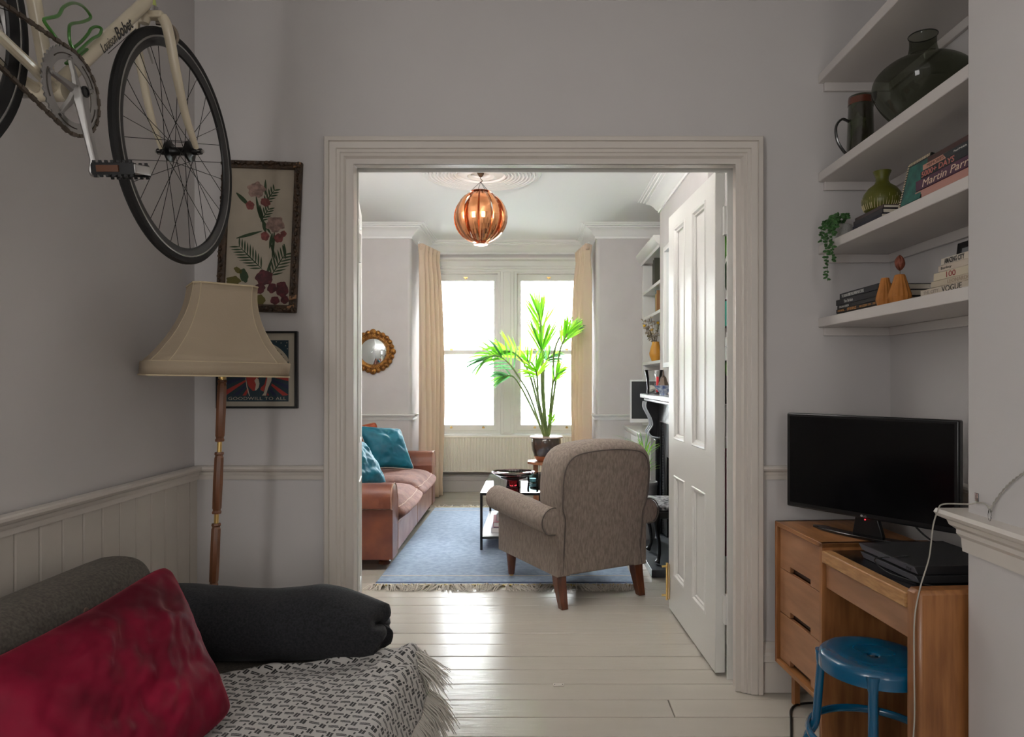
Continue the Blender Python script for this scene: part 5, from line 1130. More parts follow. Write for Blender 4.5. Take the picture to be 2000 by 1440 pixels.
MB().box(-W2 + .02, W2 - .02, -.008, -.002, -H2 + .02, H2 - .02).build('canvas', mat('aged_cream_paper', (.37, .32, .255), .8, var=.04, vs=15), t)
# painted plant, thin raised paint; coordinates in picture px (x 436..588, y 325..603) -> local
def fp(px, py): return ((px - 508) / 1333 * 2.71, (457 - py) / 1333 * 2.71)
PG = mat('painted_green', (.022, .045, .016), .7); PG2 = mat('painted_olive', (.10, .085, .015), .7); PP = mat('painted_pale_petal', (.24, .155, .13), .7, var=.35, vs=60); PR = mat('painted_rose_petal', (.17, .045, .04), .7, var=.35, vs=60); PD = mat('painted_crimson', (.075, .008, .013), .6, var=.4, vs=60)
yl = -.0085
def blob(name, px, py, rx, ry, m_, rot=0, wob=.07, lift=0, n=30, sd=0):
    c = fp(px, py); poly = []
    for k in range(n):
        q = 2 * math.pi * k / n; r_ = 1 + wob * math.sin(5 * q + sd) + wob * .5 * math.sin(9 * q + sd * 2); a, b = rx * r_ * math.cos(q) / 1333 * 2.71, ry * r_ * math.sin(q) / 1333 * 2.71
        poly.append((c[0] + a * math.cos(rot) - b * math.sin(rot), c[1] + a * math.sin(rot) + b * math.cos(rot)))
    MB().prism(poly, (0, yl - lift, 0), (1, 0, 0), (0, 0, 1), (0, -.0005, 0)).build(name, m_, t)
def blade(m, x0, y0, x1, y1, w_, bend=0):
    a, b = Vector(fp(x0, y0)), Vector(fp(x1, y1)); d = (b - a); nrm = Vector((-d.y, d.x)).normalized(); poly1, poly2 = [], []
    for i in range(7):
        f = i / 6; p = a + d * f + nrm * bend * math.sin(math.pi * f) * .01; ww = w_ / 1333 * 2.71 * math.sin(math.pi * (.08 + .88 * f)) ; poly1.append(p + nrm * ww); poly2.append(p - nrm * ww)
    m.prism([tuple(p) for p in poly1 + poly2[::-1]], (0, yl, 0), (1, 0, 0), (0, 0, 1), (0, -.0004, 0))
m = MB()
for x0, y0, x1, y1, w_ in [(505, 395, 512, 430, 3), (512, 430, 520, 450, 3), (532, 450, 528, 480, 3), (530, 470, 540, 500, 2.5), (458, 372, 486, 398, 4), (497, 378, 506, 420, 2.5), (506, 418, 530, 452, 3), (536, 446, 534, 500, 2.5), (534, 498, 522, 540, 2.5), (556, 470, 560, 500, 3), (462, 462, 512, 446, 3), (515, 374, 514, 344, 2.5), (512, 420, 500, 400, 3.5)]: blade(m, x0, y0, x1, y1, w_)
def fern(x0, y0, x1, y1, n, l, w_=1.6):
    d = Vector((x1 - x0, y1 - y0)); dn = d.normalized(); sn = Vector((-dn.y, dn.x)); blade(m, x0, y0, x1, y1, 1.2)
    for i in range(n):
        f = (i + .5) / n; p = Vector((x0, y0)) + d * f; ll = l * (1 - .5 * abs(f - .4))
        for s in (-1, 1):
            e = p + (dn * .75 + sn * s * .75) * ll; blade(m, p.x, p.y, e.x, e.y, w_)
fern(516, 522, 466, 476, 9, 26); fern(532, 536, 560, 488, 7, 26); fern(514, 392, 534, 362, 5, 16); fern(508, 428, 524, 400, 5, 16)
tag(m.build('painted_fronds', PG, t), kind='stuff')
for a_ in [('petal', 497, 365, 17, 15, PP, 0, .12), ('petal', 486, 396, 8, 9, PR, .5), ('petal', 516, 389, 10, 8, PR, -.4), ('petal', 537, 432, 18, 15, PP, 0, .12, ), ('petal', 518, 456, 8, 9, PR, .4), ('petal', 545, 459, 9, 9, PR, -.2), ('petal', 554, 450, 6, 6, PR, 0),
           ('petal', 520, 538, 17, 15, PD, 0, .08), ('petal', 511, 560, 12, 10, PD, .4), ('petal', 536, 558, 9, 10, PD, -.3), ('petal', 556, 560, 12, 16, PD, .2), ('petal', 543, 582, 9, 8, PD, 0), ('petal', 562, 580, 8, 8, PD, 0)]: blob(*a_, sd=a_[1])
for a_ in [('painted_leaf', 460, 546, 14, 9, PG2, 0, .1), ('painted_leaf', 512, 583, 12, 11, PG2, .4), ('painted_leaf', 468, 525, 9, 5, PG2, -.6), ('painted_leaf', 480, 535, 8, 14, PG, .3)]: blob(*a_, sd=a_[1])

# poster
t = thing('framed_poster', 'square navy and red graphic poster in a thin black frame behind the lampshade', 'poster', (at(504.5, 722.5, 2.735).x, 2.735, at(504, 722.5, 2.735).z))
hw, hh = .162, .154
MB().cells([-hw, -hw + .011, hw - .011, hw], [-hh, -hh + .008, hh - .008, hh], [(-hw + .011, hw - .011, -hh + .008, hh - .008)], (0, 0, 0), (1, 0, 0), (0, 0, 1), (0, -.02, 0)).build('frame', SATBLK, t, bevel=.0015)
MB().box(-hw + .006, hw - .006, -.006, -.001, -hh + .005, hh - .005).build('mount', mat('grey_cream_mount', (.42, .38, .31), .8), t)
NV = flat('poster_navy', (.012, .035, .05), .5); RE = flat('poster_red', (.36, .028, .02), .5); CE = flat('poster_cream', (.46, .40, .31), .6); NB = flat('poster_ink', (.012, .018, .06), .5)
px0, px1, pz0, pz1 = -.124, .1235, -.127, .118
MB().box(px0, px1, -.0068, -.006, pz0, pz1).build('print', NV, t)
gcx, gcz, gr = 0.0, -.015, .118   # the globe circle
def clipdisk(): pass
yb = -.0072
for k in range(26):     # rays inside the panel
    a0, a1 = R(k * 360 / 26), R((k + .5) * 360 / 26); poly = [(gcx, gcz)]
    def edge_pt(a):
        dx, dz = math.cos(a), math.sin(a); ts = []
        # circle of the globe on top, straight edges at the sides and bottom
        ts.append((px1 - gcx) / dx if dx > 1e-6 else 9); ts.append((px0 - gcx) / dx if dx < -1e-6 else 9)
        ts.append((pz0 + .024 - gcz) / dz if dz < -1e-6 else 9); ts.append(.112 if dz > 0 else 9); tt_ = min(x for x in ts if x > 0); return (gcx + dx * tt_, gcz + dz * tt_)
    poly += [edge_pt(a0), edge_pt((a0 + a1) / 2), edge_pt(a1)]
    MB().prism(poly, (0, yb, 0), (1, 0, 0), (0, 0, 1), (0, .0003, 0)).build('ray', RE if k % 2 else NB, t)
arc = [(gcx + .138 * math.cos(R(a)), gcz + .13 * math.sin(R(a))) for a in range(22, 159, 4)] + [(gcx + .108 * math.cos(R(a)), gcz + .100 * math.sin(R(a))) for a in range(158, 21, -4)]
arc = [(max(px0, min(px1, a)), b) for a, b in arc]
MB().prism(arc, (0, yb - .0004, 0), (1, 0, 0), (0, 0, 1), (0, .0003, 0)).build('banner', CE, t)
for i, chx in enumerate('PEACE ON EARTH'):
    if chx == ' ': continue
    a = R(150 - i * 9.2); c = Vector((gcx + .113 * math.cos(a), 0, gcz + .108 * math.sin(a))); xd = Vector((math.sin(a), 0, -math.cos(a))); yd = Vector((math.cos(a), 0, math.sin(a)))
    text(chx, .0095, .013, c - xd * .005 + Vector((0, yb - .0006, 0)), xd, yd, BLT, t)
for (sx_, sz_) in [(.094, .107), (.117, .108), (.112, .096), (.119, .084), (.075, .112)]:
    MB().prism([((.0028 if j % 2 == 0 else .0012) * math.cos(R(36 * j + 90)) + sx_, (.0028 if j % 2 == 0 else .0012) * math.sin(R(36 * j + 90)) + sz_) for j in range(10)], (0, yb - .0002, 0), (1, 0, 0), (0, 0, 1), (0, .0003, 0)).build('star', CE, t)
def shp(name, pts, m_, lift): MB().prism(pts, (0, yb - lift, 0), (1, 0, 0), (0, 0, 1), (0, .0003, 0)).build(name, m_, t)
def q2(px, py): return ((px / 8.472 + 420 - 504.5) / 1333 * 2.735, (722.5 - (py / 8.472 + 640)) / 1333 * 2.735)
shp('figure', [q2(*p) for p in [(520, 820), (940, 820), (950, 940), (900, 1020), (860, 1140), (600, 1140), (560, 1000), (530, 900)]], NV, .0002)
shp('figure', [q2(*p) for p in [(530, 820), (740, 820), (700, 880), (690, 1040), (640, 1050), (570, 980), (540, 900)]], RE, .0004)
shp('figure', [q2(*p) for p in [(700, 830), (735, 860), (748, 930), (735, 990), (700, 1035), (672, 1045), (690, 940), (665, 880)]], CE, .0006)
shp('figure', [q2(*p) for p in [(880, 800), (950, 800), (945, 880), (890, 1000), (855, 1120), (860, 1135), (780, 1135), (820, 1085), (850, 960)]], CE, .0004)
shp('figure', [q2(*p) for p in [(860, 820), (880, 820), (850, 960), (815, 1060), (760, 1030), (775, 990), (830, 940)]], RE, .0006)
shp('figure', [q2(*p) for p in [(516, 830), (524, 830), (545, 960), (590, 1135), (578, 1135), (535, 985)]], CE, .0006)
shp('base_strip', [(px0, pz0), (px1, pz0), (px1, pz0 + .024), (px0, pz0 + .024)], NV, .0004)
text('GOODWILL TO ALL', .230, .0125, (px0 + .008, yb - .0008, pz0 + .006), (1, 0, 0), (0, 0, 1), CE, t, space=1.1)

# ------------------------------------------------------------------ floor lamp
LX, LY = -1.10, 2.34
t = thing('floor_lamp', 'standard lamp with turned wooden pole and cream fabric bell shade', 'lamp', (LX - .03, LY, 0)); lean_x = .055 / 1.3
def LP(z): return (lean_x * z, 0, z)
MB().lathe([(.02, 0), (.12, 0), (.125, .012), (.11, .022), (.05, .03), (.03, .05), (.022, .06)], n=40).build('base', DKWOOD, t)
def zpy(py): return 1.25 + (741 - py) * LY / F
def cut(z0, z1):
    prof = [(.010, z0), (.0145, z0 + .001), (.0155, z0 + .007), (.0125, z0 + .012), (.013, z0 + .016), (.015, z0 + .02), (.0158, (z0 + z1) / 2), (.015, z1 - .02), (.013, z1 - .016), (.0125, z1 - .012), (.0155, z1 - .007), (.0145, z1 - .001), (.010, z1)]
    m = MB().lathe(prof, n=8); m.v = [(x * 1.05 + lean_x * z, y, z) for x, y, z in m.v]; return m.build('pole_section', mat('walnut_pole', (.15, .055, .022), .4, var=.2, vs=12, coat=.3, stretch=(6, 6, 1)), t, ang=25)
ys_ = [742, 863, 883, 1004, 1022, 1146, 1166]
secs = [(zpy(863), zpy(742)), (zpy(1004), zpy(883)), (zpy(1146), zpy(1022)), (zpy(1290), zpy(1166)), (.06, zpy(1310))]
for a, b in secs: cut(a, b)
MB().tube([LP(.05), LP(1.30)], .0075, 12).build('brass_rod', BRASS, t)
MB().lathe([(.006, 1.25), (.012, 1.252), (.012, 1.30), (.016, 1.305), (.016, 1.36), (.004, 1.365)], (.052, 0, 0), 16).build('bulb_holder', BRASS, t)
MB().lathe([(.002, 1.355), (.014, 1.36), (.028, 1.40), (.028, 1.425), (.015, 1.45), (.001, 1.455)], (.052, 0, 0), 20).build('bulb', mat('white_bulb', (.8, .78, .72), .3), t)
SHD = translucent(mat('cream_shade_silk', (.47, .385, .28), .8, var=.03, vs=10, bump=.15, bs=200, sheen=.2), (.6, .48, .34), .25); SHT = mat('shade_braid', (.55, .45, .30), .8)
# cut-corner square cross-section
th0 = math.atan2(1.10, -2.33) ; yaw = math.atan2(LX, LY) * -1  # face the viewer
yaw = R(-(90 - 64.7)) * -1; yaw = R(25.3 + 9)
def sec(s_, c_, z):
    pts = [(-s_ + c_, -s_), (s_ - c_, -s_), (s_, -s_ + c_), (s_, s_ - c_), (s_ - c_, s_), (-s_ + c_, s_), (-s_, s_ - c_), (-s_, -s_ + c_)]
    cq, sq = math.cos(yaw), math.sin(yaw); return [(a * cq - b * sq + lean_x * 1.3 - .030 + (z - 1.30) * .10, a * sq + b * cq, z + .012 * -(a * cq - b * sq) / .25 * .35) for a, b in pts]
zb = 1.262; band = .044; zt = 1.566
prof = []
for i in range(13):
    f = i / 12; z = zb + band + (zt - zb - band) * f; s_ = .098 + (.205 - .098) * (1 - f) ** 2.1; c_ = .020 + .026 * (1 - f) ** 1.6; prof.append((s_, c_, z))
def shade_mesh(rows):
    m = MB(); vs = [p for r_ in rows for p in r_]; k = 8
    return m.add(vs, [(i * k + j, i * k + (j + 1) % k, (i + 1) * k + (j + 1) % k, (i + 1) * k + j) for i in range(len(rows) - 1) for j in range(k)])
sh = shade_mesh([sec(*p) for p in prof]).build('lamp_shade', SHD, t, ang=20, solid=.002)
shade_mesh([sec(.209, .048, zb), sec(.211, .048, zb + band)]).build('shade_band', SHD, t, ang=20, solid=.002)
for (s_, c_, z, r_) in ((.212, .048, zb, .0028), (.209, .047, zb + band, .0026), (.099, .020, zt, .0032)): MB().tube(sec(s_, c_, z), r_, 6, closed=True).build('braid', SHT, sh)
for k in range(8): MB().tube([sec(*p)[k] for p in prof], .0016, 5).build('seam', SHT, sh)
MB().tube([LP(1.30), LP(1.56)], .003, 6).build('shade_rod', BRASS, t); MB().tube([(-.11 + .06, 0, 1.56), (.11 + .06, 0, 1.56)], .002, 6).build('shade_carrier', BRASS, t)

# ------------------------------------------------------------------ grey sofa, throws, cushion
GFL = weave('grey_wool_felt', (.13, .112, .092), (.07, .062, .054), scale=600, var_scale=130, sheen=.2)
sf = thing('daybed_sofa', 'grey felt sofa along the left wall with padded backrest and bolster arm', 'sofa', (-.86, 1.2, 0))
MB().box(-.50, .43, -1.1, 1.03, .16, .30).build('seat_base', GFL, sf, bevel=.02, seg=3)
MB().box(-.48, .43, -1.08, 1.02, .29, .385).build('seat_mattress', GFL, sf, bevel=.035, seg=4)
def sup(a, e): c, s = math.cos(a), math.sin(a); return math.copysign(abs(c) ** e, c), math.copysign(abs(s) ** e, s)
vs = []; rows = [(-1.05, .9), (-1.03, .97), (-.98, 1), (.76, 1), (.80, .985), (.825, .93), (.835, .8)]; n = 36
for yy, sc in rows:
    for k in range(n):
        a = 2 * math.pi * k / n; x, z = sup(a, .72); vs.append((-.385 + .118 * x * sc + .015 * z, yy, .555 + .180 * z * (1 - (1 - sc) * .7)))
bk = MB().add(vs, [(i * n + j, i * n + (j + 1) % n, (i + 1) * n + (j + 1) % n, (i + 1) * n + j) for i in range(len(rows) - 1) for j in range(n)] + [tuple(range(n)), tuple((len(rows) - 1) * n + j for j in range(n))]).build('backrest', GFL, sf, sub=1, ang=80)
for yy in (-.35, .515): MB().lathe([(.001, .010), (.010, .008), (.0125, .0), (.006, -.012)], (-.385 + .118 * .88 + .003, yy, .665), 14, 'x').build('button', mat('tan_button', (.16, .09, .06), .5), bk)
MB().tube([(-.385 + .1165, -1.0, .60), (-.385 + .1165, .78, .60)], .0018, 5).build('seam', GFL, bk)
MB().tube([(-.28, .93, .49), (.27, .93, .49)], .085, 20).build('bolster_arm', GFL, sf)
MB().box(-.44, .36, .93 + .06, 1.035, .28, .46).build('arm_frame', GFL, sf, bevel=.02)
for x in (-.42, .36):
    for yy in (-1.0, .96): MB().tube([(x, yy, 0), (x, yy, .17)], [.014, .02], 12).build('leg', DKWOOD, sf)
# charcoal throw over the bolster
CHR = weave('charcoal_wool', (.020, .021, .025), (.007, .007, .009), scale=420, var_scale=160, sheen=.4)
def thr(u, v):
    x = -1.17 + .685 * u; a = 2 * math.pi * v; g = max(0, (u - .72) / .28)
    # slightly sagging tube, end collapsing in folds
    ry = .117 + .006 * fbm((x, 0, 1), 5) - .02 * g ** 2; rz = .108 + .006 * fbm((x, 3, 0), 4) - .018 * g ** 2
    fold = 1 + (.07 * g) * math.sin(3 * a + 1.3) + .03 * g * math.sin(5 * a + .5) + .03 * fbm((x * 1.0, math.cos(a) * .5, math.sin(a) * .5), 4)
    y = 2.13 + ry * math.cos(a) * fold; z = .492 + rz * math.sin(a) * fold + .006 * math.sin(x * 9) - .010 * g
    if u > .5: z += -.035 * g ** 1.5 * max(0, math.sin(a))
    x += .022 * g * math.sin(3 * a + 4.2) + .02 * g * fbm((0, math.cos(a), math.sin(a)), 1.5)
    return (x, y, max(z, .392))
def thr2(u, v):
    if u <= .9: return thr(u / .9, v)
    e = (u - .9) / .1; p = Vector(thr(1.0, v)); c = Vector((-.52, 2.13, .485)); q = p.lerp(c, e ** .8); q.x = p.x - .02 * e + .015 * math.sin(e * 3.1); return tuple(q)
m = MB().grid(thr2, 60, 56, cv=True); o = m.build('throw', CHR, None, ang=85, solid=.003)
tag(o, 'charcoal wool throw wrapped round the bolster at the far end of the sofa', 'blanket')
# houndstooth throw
def hound():
    m = bpy.data.materials.new('basket_weave_cloth'); m.use_nodes = True; nt = m.node_tree; N = nt.nodes; L = nt.links; b = N['Principled BSDF']; b.inputs['Roughness'].default_value = .9; b.inputs['Sheen Weight'].default_value = .2
    uv = N.new('ShaderNodeUVMap'); sp = N.new('ShaderNodeSeparateXYZ'); L.new(uv.outputs[0], sp.inputs[0])
    def M_(op, a, b_=None, c_=None):
        n = N.new('ShaderNodeMath'); n.operation = op
        for i, x in enumerate((a, b_, c_)):
            if x is None: continue
            if isinstance(x, (int, float)): n.inputs[i].default_value = x
            else: L.new(x, n.inputs[i])
        return n.outputs[0]
    nz = N.new('ShaderNodeTexNoise'); nz.inputs['Scale'].default_value = 260; L.new(uv.outputs[0], nz.inputs[0]); jit = M_('MULTIPLY', M_('SUBTRACT', nz.outputs[0], .5), .0035)
    U0 = M_('ADD', sp.outputs[0], jit); V0 = M_('ADD', sp.outputs[1], jit)
    A_, B_ = .050, .031     # tile, every other row shifted
    row = M_('FLOOR', M_('DIVIDE', V0, B_)); U1 = M_('ADD', U0, M_('MULTIPLY', M_('MODULO', M_('ABSOLUTE', row), 2), A_ / 2))
    fu = M_('SUBTRACT', M_('FLOORED_MODULO', U1, A_), A_ / 2) if False else M_('SUBTRACT', M_('WRAP', U1, A_, 0), A_ / 2)
    fv = M_('SUBTRACT', M_('WRAP', V0, B_, 0), B_ / 2)
    def dash(cx_, cy_, ang, hl, hw):
        c, s = math.cos(ang), math.sin(ang); dx = M_('SUBTRACT', fu, cx_); dy = M_('SUBTRACT', fv, cy_)
        a = M_('ABSOLUTE', M_('ADD', M_('MULTIPLY', dx, c), M_('MULTIPLY', dy, s))); d = M_('ABSOLUTE', M_('SUBTRACT', M_('MULTIPLY', dy, c), M_('MULTIPLY', dx, s)))
        return M_('MULTIPLY', M_('LESS_THAN', a, hl), M_('LESS_THAN', d, hw))
    parts = [dash(-.013, .0085, .12, .0135, .0019), dash(-.011, .0035, .12, .0135, .0019), dash(.0075, .0015, R(76), .0095, .0030), dash(.0145, -.0005, R(76), .0095, .0030), dash(-.006, -.0105, R(76), .0055, .0024)]
    tot = parts[0]
    for p in parts[1:]: tot = M_('MAXIMUM', tot, p)
    rg = N.new('ShaderNodeMix'); rg.data_type = 'RGBA'; L.new(tot, rg.inputs[0]); rg.inputs[6].default_value = (.52, .50, .48, 1); rg.inputs[7].default_value = (.010, .009, .010, 1); L.new(rg.outputs[2], b.inputs['Base Color'])
    bp = N.new('ShaderNodeBump'); bp.inputs['Strength'].default_value = .5; bp.inputs['Distance'].default_value = .002; n2 = N.new('ShaderNodeTexNoise'); n2.inputs['Scale'].default_value = 900; L.new(uv.outputs[0], n2.inputs[0]); L.new(n2.outputs[0], bp.inputs['Height']); L.new(bp.outputs[0], b.inputs['Normal'])
    return m
HND = hound(); NU, NVv = 90, 150; vs = []; uvs = []
def yhem(u): return 1.90 + .225 * min(1, max(0, (u - .15) / .72)) ** .8
for i in range(NU):
    u = i / (NU - 1); s_ = u * .86
    for j in range(NVv):
        v = j / (NVv - 1); y = .95 + (yhem(u) - .95) * v
        L1 = .70
        if s_ < L1: x = -1.12 + s_; z = .392
        else:
            e = s_ - L1; rr = .035; a = min(e / rr, math.pi / 2 * .82); x = -1.12 + L1 + rr * math.sin(a); z = .392 - rr * (1 - math.cos(a)); rem = max(0, e - rr * a / 1); x += rem * .30; z -= rem * .95
        z += .006 + .006 * fbm((x, y, 0), 6) + .010 * max(0, fbm((x * 1.2, y * .8, 4), 5)) 
        hemr = math.exp(-((1 - v) * (yhem(u) - .95) / .022) ** 2); z += .016 * hemr * (.6 + .4 * math.sin(x * 30))
        # bunched ridges near the far front corner
        cr_d = math.exp(-(((x + .40) / .12) ** 2 + ((y - 2.04) / .13) ** 2)); z += .030 * cr_d * (.7 + .3 * math.sin((x - y * .6) * 75)); x += .02 * cr_d
        vs.append((x, y, max(z, .395) if s_ < L1 else z)); uvs.append((u * .86 * 1.0 + .02 * math.sin(y * 8), y + .25 * x))
m = MB(); m.v = vs; m.f = [(i * NVv + j, (i + 1) * NVv + j, (i + 1) * NVv + j + 1, i * NVv + j + 1) for i in range(NU - 1) for j in range(NVv - 1)]; m.uv = uvs
th_ = thing('throw', 'black and white woven throw with cream fringe spread over the sofa seat', 'blanket', (0, 0, 0))
m.build('cloth', HND, th_, ang=85, solid=.005, soff=1)
fr = MB(); rng = random.Random(21); last = vs[(NU - 1) * NVv:]
for i in range(620):
    f = rng.uniform(.12, 1) ** .8; j = min(NVv - 2, int(f * (NVv - 1))); b_ = Vector(last[j]); cor = math.exp(-((1 - f) / .12) ** 2)
    l = rng.uniform(.085, .13); out = rng.uniform(.1, .55) + .5 * cor; dy = rng.uniform(-.25, .25) + .35 * cor
    p1 = b_ + Vector((out * l * .45, dy * l * .4, -l * .35)); p2 = b_ + Vector((out * l * .8, dy * l, -l * .95)); fr.tube([b_ + Vector((-.002, 0, .004)), p1, p2], [.0022, .0019, .0007], 4)
for i in range(110):   # strands running off the bunched far corner
    b_ = Vector((-.345 + rng.uniform(-.05, .0), 2.11 + rng.uniform(-.05, .02), .405 + rng.uniform(-.03, .015))); l = rng.uniform(.08, .125); d_ = Vector((rng.uniform(.35, .9), rng.uniform(-.3, .5), rng.uniform(-.9, -.25))).normalized()
    fr.tube([b_, b_ + d_ * l * .5 + Vector((0, 0, -.004)), b_ + d_ * l + Vector((0, 0, -.022))], [.0022, .0018, .0006], 4)
tag(fr.build('fringe', mat('ecru_yarn', (.60, .57, .52), .9, sheen=.2), th_), kind='stuff')
# red velvet cushion
RV = mat('crimson_velvet', (.23, .003, .026), .6, col2=(.075, .0003, .008), vs=4.5, detail=9, sheen=1.0, bump=.5, bs=14)
b_ = RV.node_tree.nodes['Principled BSDF']; b_.inputs['Specular IOR Level'].default_value = .2; b_.inputs['Sheen Weight'].default_value = .35; b_.inputs['Sheen Tint'].default_value = (.85, .07, .16, 1); b_.inputs['Sheen Roughness'].default_value = .28
P1 = at(318, 1100, 1.86); P2 = at(450, 1392, 1.72); P0 = at(-110, 1330, 1.30)
uu = (P1 - P0) / 2; vv = (P1 - P2) / 2; cc = P0 + uu - vv
pillow('velvet_cushion', 'large crimson velvet cushion leaning on the grey sofa backrest', RV, cc + Vector((.02, -.01, .01)), uu, vv, .085, 31, None, wr=.020, N=80, folds=.006)

# ------------------------------------------------------------------ desk in the alcove
dth = math.atan2(.068, .884)
dk = thing('desk', 'mid-century wooden desk with three drawers and a black inset top', 'desk', (1.0, 1.786, 0), dth)
D_ = .385
MB().box(0, D_, 0, .058, 0, .693).build('end_panel', OAKV, dk, bevel=.010, seg=1)
MB().box(0, D_, .515, .533, .03, .697).build('inner_panel', OAKV, dk, bevel=.002)
MB().box(0, D_ - .04, .870, .887, .148, .697).build('outer_panel', OAKV, dk, bevel=.002)
MB().box(0, D_ - .04, .515, .887, .680, .697).build('pedestal_top', OAKH, dk, bevel=.002)
MB().box(0, D_ - .04, .533, .87, .148, .165).build('pedestal_base', OAKH, dk, bevel=.002)
MB().box(D_ - .05, D_ - .04, .533, .87, .165, .68).build('pedestal_back', OAKV, dk)
MB().box(0, .035, .058, .517, .632, .674).build('front_rail', mat('pale_oak_edge', (.50, .27, .11), .4, col2=(.36, .17, .06), vs=20, stretch=(6, 1, 6)), dk, bevel=.004)
MB().box(.035, D_, .058, .515, .655, .672).build('inset_top', mat('black_desk_inset', (.006, .006, .007), .22), dk)
MB().box(.014, .030, .060, .513, .548, .632).build('apron_drawer', OAKF, dk, bevel=.002)
MB().box(.03, D_, .064, .509, .56, .64).build('drawer_box', OAKH, dk)
for z0, z1 in ((.5215, .676), (.351, .5185), (.168, .348)):
    o = MB().cells([.537, .62, .78, .866], [z0, z0 + .022, z1], [(.62, .78, z0 - .01, z0 + .022)], (.012, 0, 0), (0, 1, 0), (0, 0, 1), (.016, 0, 0)).build('drawer', OAKF, dk, bevel=.002)
    MB().box(.030, .034, .61, .79, z0, z0 + .04).build('finger_pull', mat('dark_recess_wood', (.04, .014, .006), .6), o)
MB().box(.05, .07, .82, .85, 0, .15).build('leg', OAKV, dk); MB().box(.30, .33, .82, .85, 0, .15).build('leg', OAKV, dk)
# television
tv = thing('television', 'black flat television on a crescent stand on the desk pedestal', 'television', (1.148, 2.38, .697), math.atan2(-.811, .585))
MB().box(-.305, .305, -.012, .018, .068, .425).build('bezel', BLACK, tv, bevel=.006, seg=3)
MB().box(-.290, .290, -.0135, -.0115, .087, .412).build('screen', mat('tv_screen', (.003, .003, .0035), .12, spec=.35), tv)
MB().box(-.22, .22, .018, .05, .10, .33).build('rear_housing', BLACK, tv, bevel=.015)
MB().prism([(-.05, .008), (.06, .008), (.035, .09), (-.035, .09)], (0, -.0, 0), (1, 0, 0), (0, 0, 1), (0, .02, 0)).build('neck', BLACK, tv, bevel=.003)
cres = [(.23 * math.sin(R(a)) * 1.0, -.23 * math.cos(R(a)) * .42 + .035) for a in range(-62, 63, 8)] + [(.185 * math.sin(R(a)) * 1.15, -.10 * math.cos(R(a)) * .55 + .045) for a in range(58, -59, -8)]
MB().prism(cres, (-.005, .02, .0005), (1, 0, 0), (0, 1, 0), (0, 0, .010)).build('stand', mat('gloss_black_stand', (.006, .006, .007), .12, coat=.5), tv, bevel=.002)
text('LG', .012, .007, (-.004, -.0125, .0735), (1, 0, 0), (0, 0, 1), flat('grey_logo', (.35, .35, .36)), tv); MB().lathe([(.0025, 0), (.004, 0), (.004, .0006), (.0025, .0006)], (-.009, -.0127, .077), 16, 'y').build('logo_ring', flat('grey_logo', (.35, .35, .36)), tv)
MB().lathe([(.0005, 0), (.0022, 0), (.0022, .001), (.0005, .001)], (.004, -.013, .0615 + .004), 10, 'y').build('standby_light', mat('red_led', (1, .02, .03), .5, emit=6.0), tv)
# games console
gc = thing('games_console', 'slim black games console lying on the black desk top', 'console', (1.058, 2.065, .6725), dth)
m = MB().prism([(.012, 0), (.27, 0), (.262, .022), (.0, .022)], (0, -.142, 0), (1, 0, 0), (0, 0, 1), (0, .284, 0)); m.build('lower_case', mat('console_plastic', (.020, .020, .022), .5), gc, bevel=.002)
MB().prism([(.006, .026), (.272, .026), (.280, .050), (-.006, .050)], (0, -.142, 0), (1, 0, 0), (0, 0, 1), (0, .284, 0)).build('upper_case', MATS['console_plastic'], gc, bevel=.002)
MB().box(.012, .26, -.138, .138, .021, .027).build('seam_gap', BLACK, gc)
MB().prism([(.010, .001), (.013, .001), (.0015, .021), (-.0012, .021)], (0, -.141, 0), (1, 0, 0), (0, 0, 1), (0, .282, 0)).build('front_strip', mat('grey_front', (.15, .15, .175), .4), gc)
MB().prism([(.0042, .028), (.008, .028), (-.002, .048), (-.0062, .048)], (0, -.141, 0), (1, 0, 0), (0, 0, 1), (0, .282, 0)).build('front_strip', MATS['grey_front'], gc)
text('PS4', .022, .008, (-.0062, -.108, .034), (0, -1, 0), (0, 0, 1), BLACK, gc)
# cables
CBL = mat('black_cable', (.008, .008, .008), .4); WCB = mat('clear_white_cable', (.36, .34, .30), .35)
def cable(name, label, pts, r, m, n=7, cat='cable'):
    o = MB().tube(spline(pts, n), r, 7).build(name, m, None, ang=80); return tag(o, label, cat)
cable('charging_cable', 'thin black cable looping in front of the games console', [(1.10, 2.02, .727), (1.04, 2.05, .715), (1.030, 2.08, .70), (1.035, 2.05, .683), (1.045, 1.99, .678), (1.09, 1.90, .677), (1.16, 1.87, .677), (1.28, 1.88, .677)], .0018, CBL)
cable('power_cable', 'black power cable curling over the floor beside the desk', [(1.28, 2.60, .006), (1.15, 2.62, .006), (1.03, 2.62, .006), (.965, 2.58, .006), (.925, 2.48, .006), (.88, 2.36, .006), (.84, 2.28, .006), (.80, 2.12, .006), (.84, 1.95, .006)], .0045, CBL)
cable('television_cable', 'black cable hanging behind the television', [(1.24, 2.30, .80), (1.27, 2.24, .74), (1.32, 2.16, .70), (1.38, 2.1, .69), (1.395, 2.0, .50)], .003, CBL)
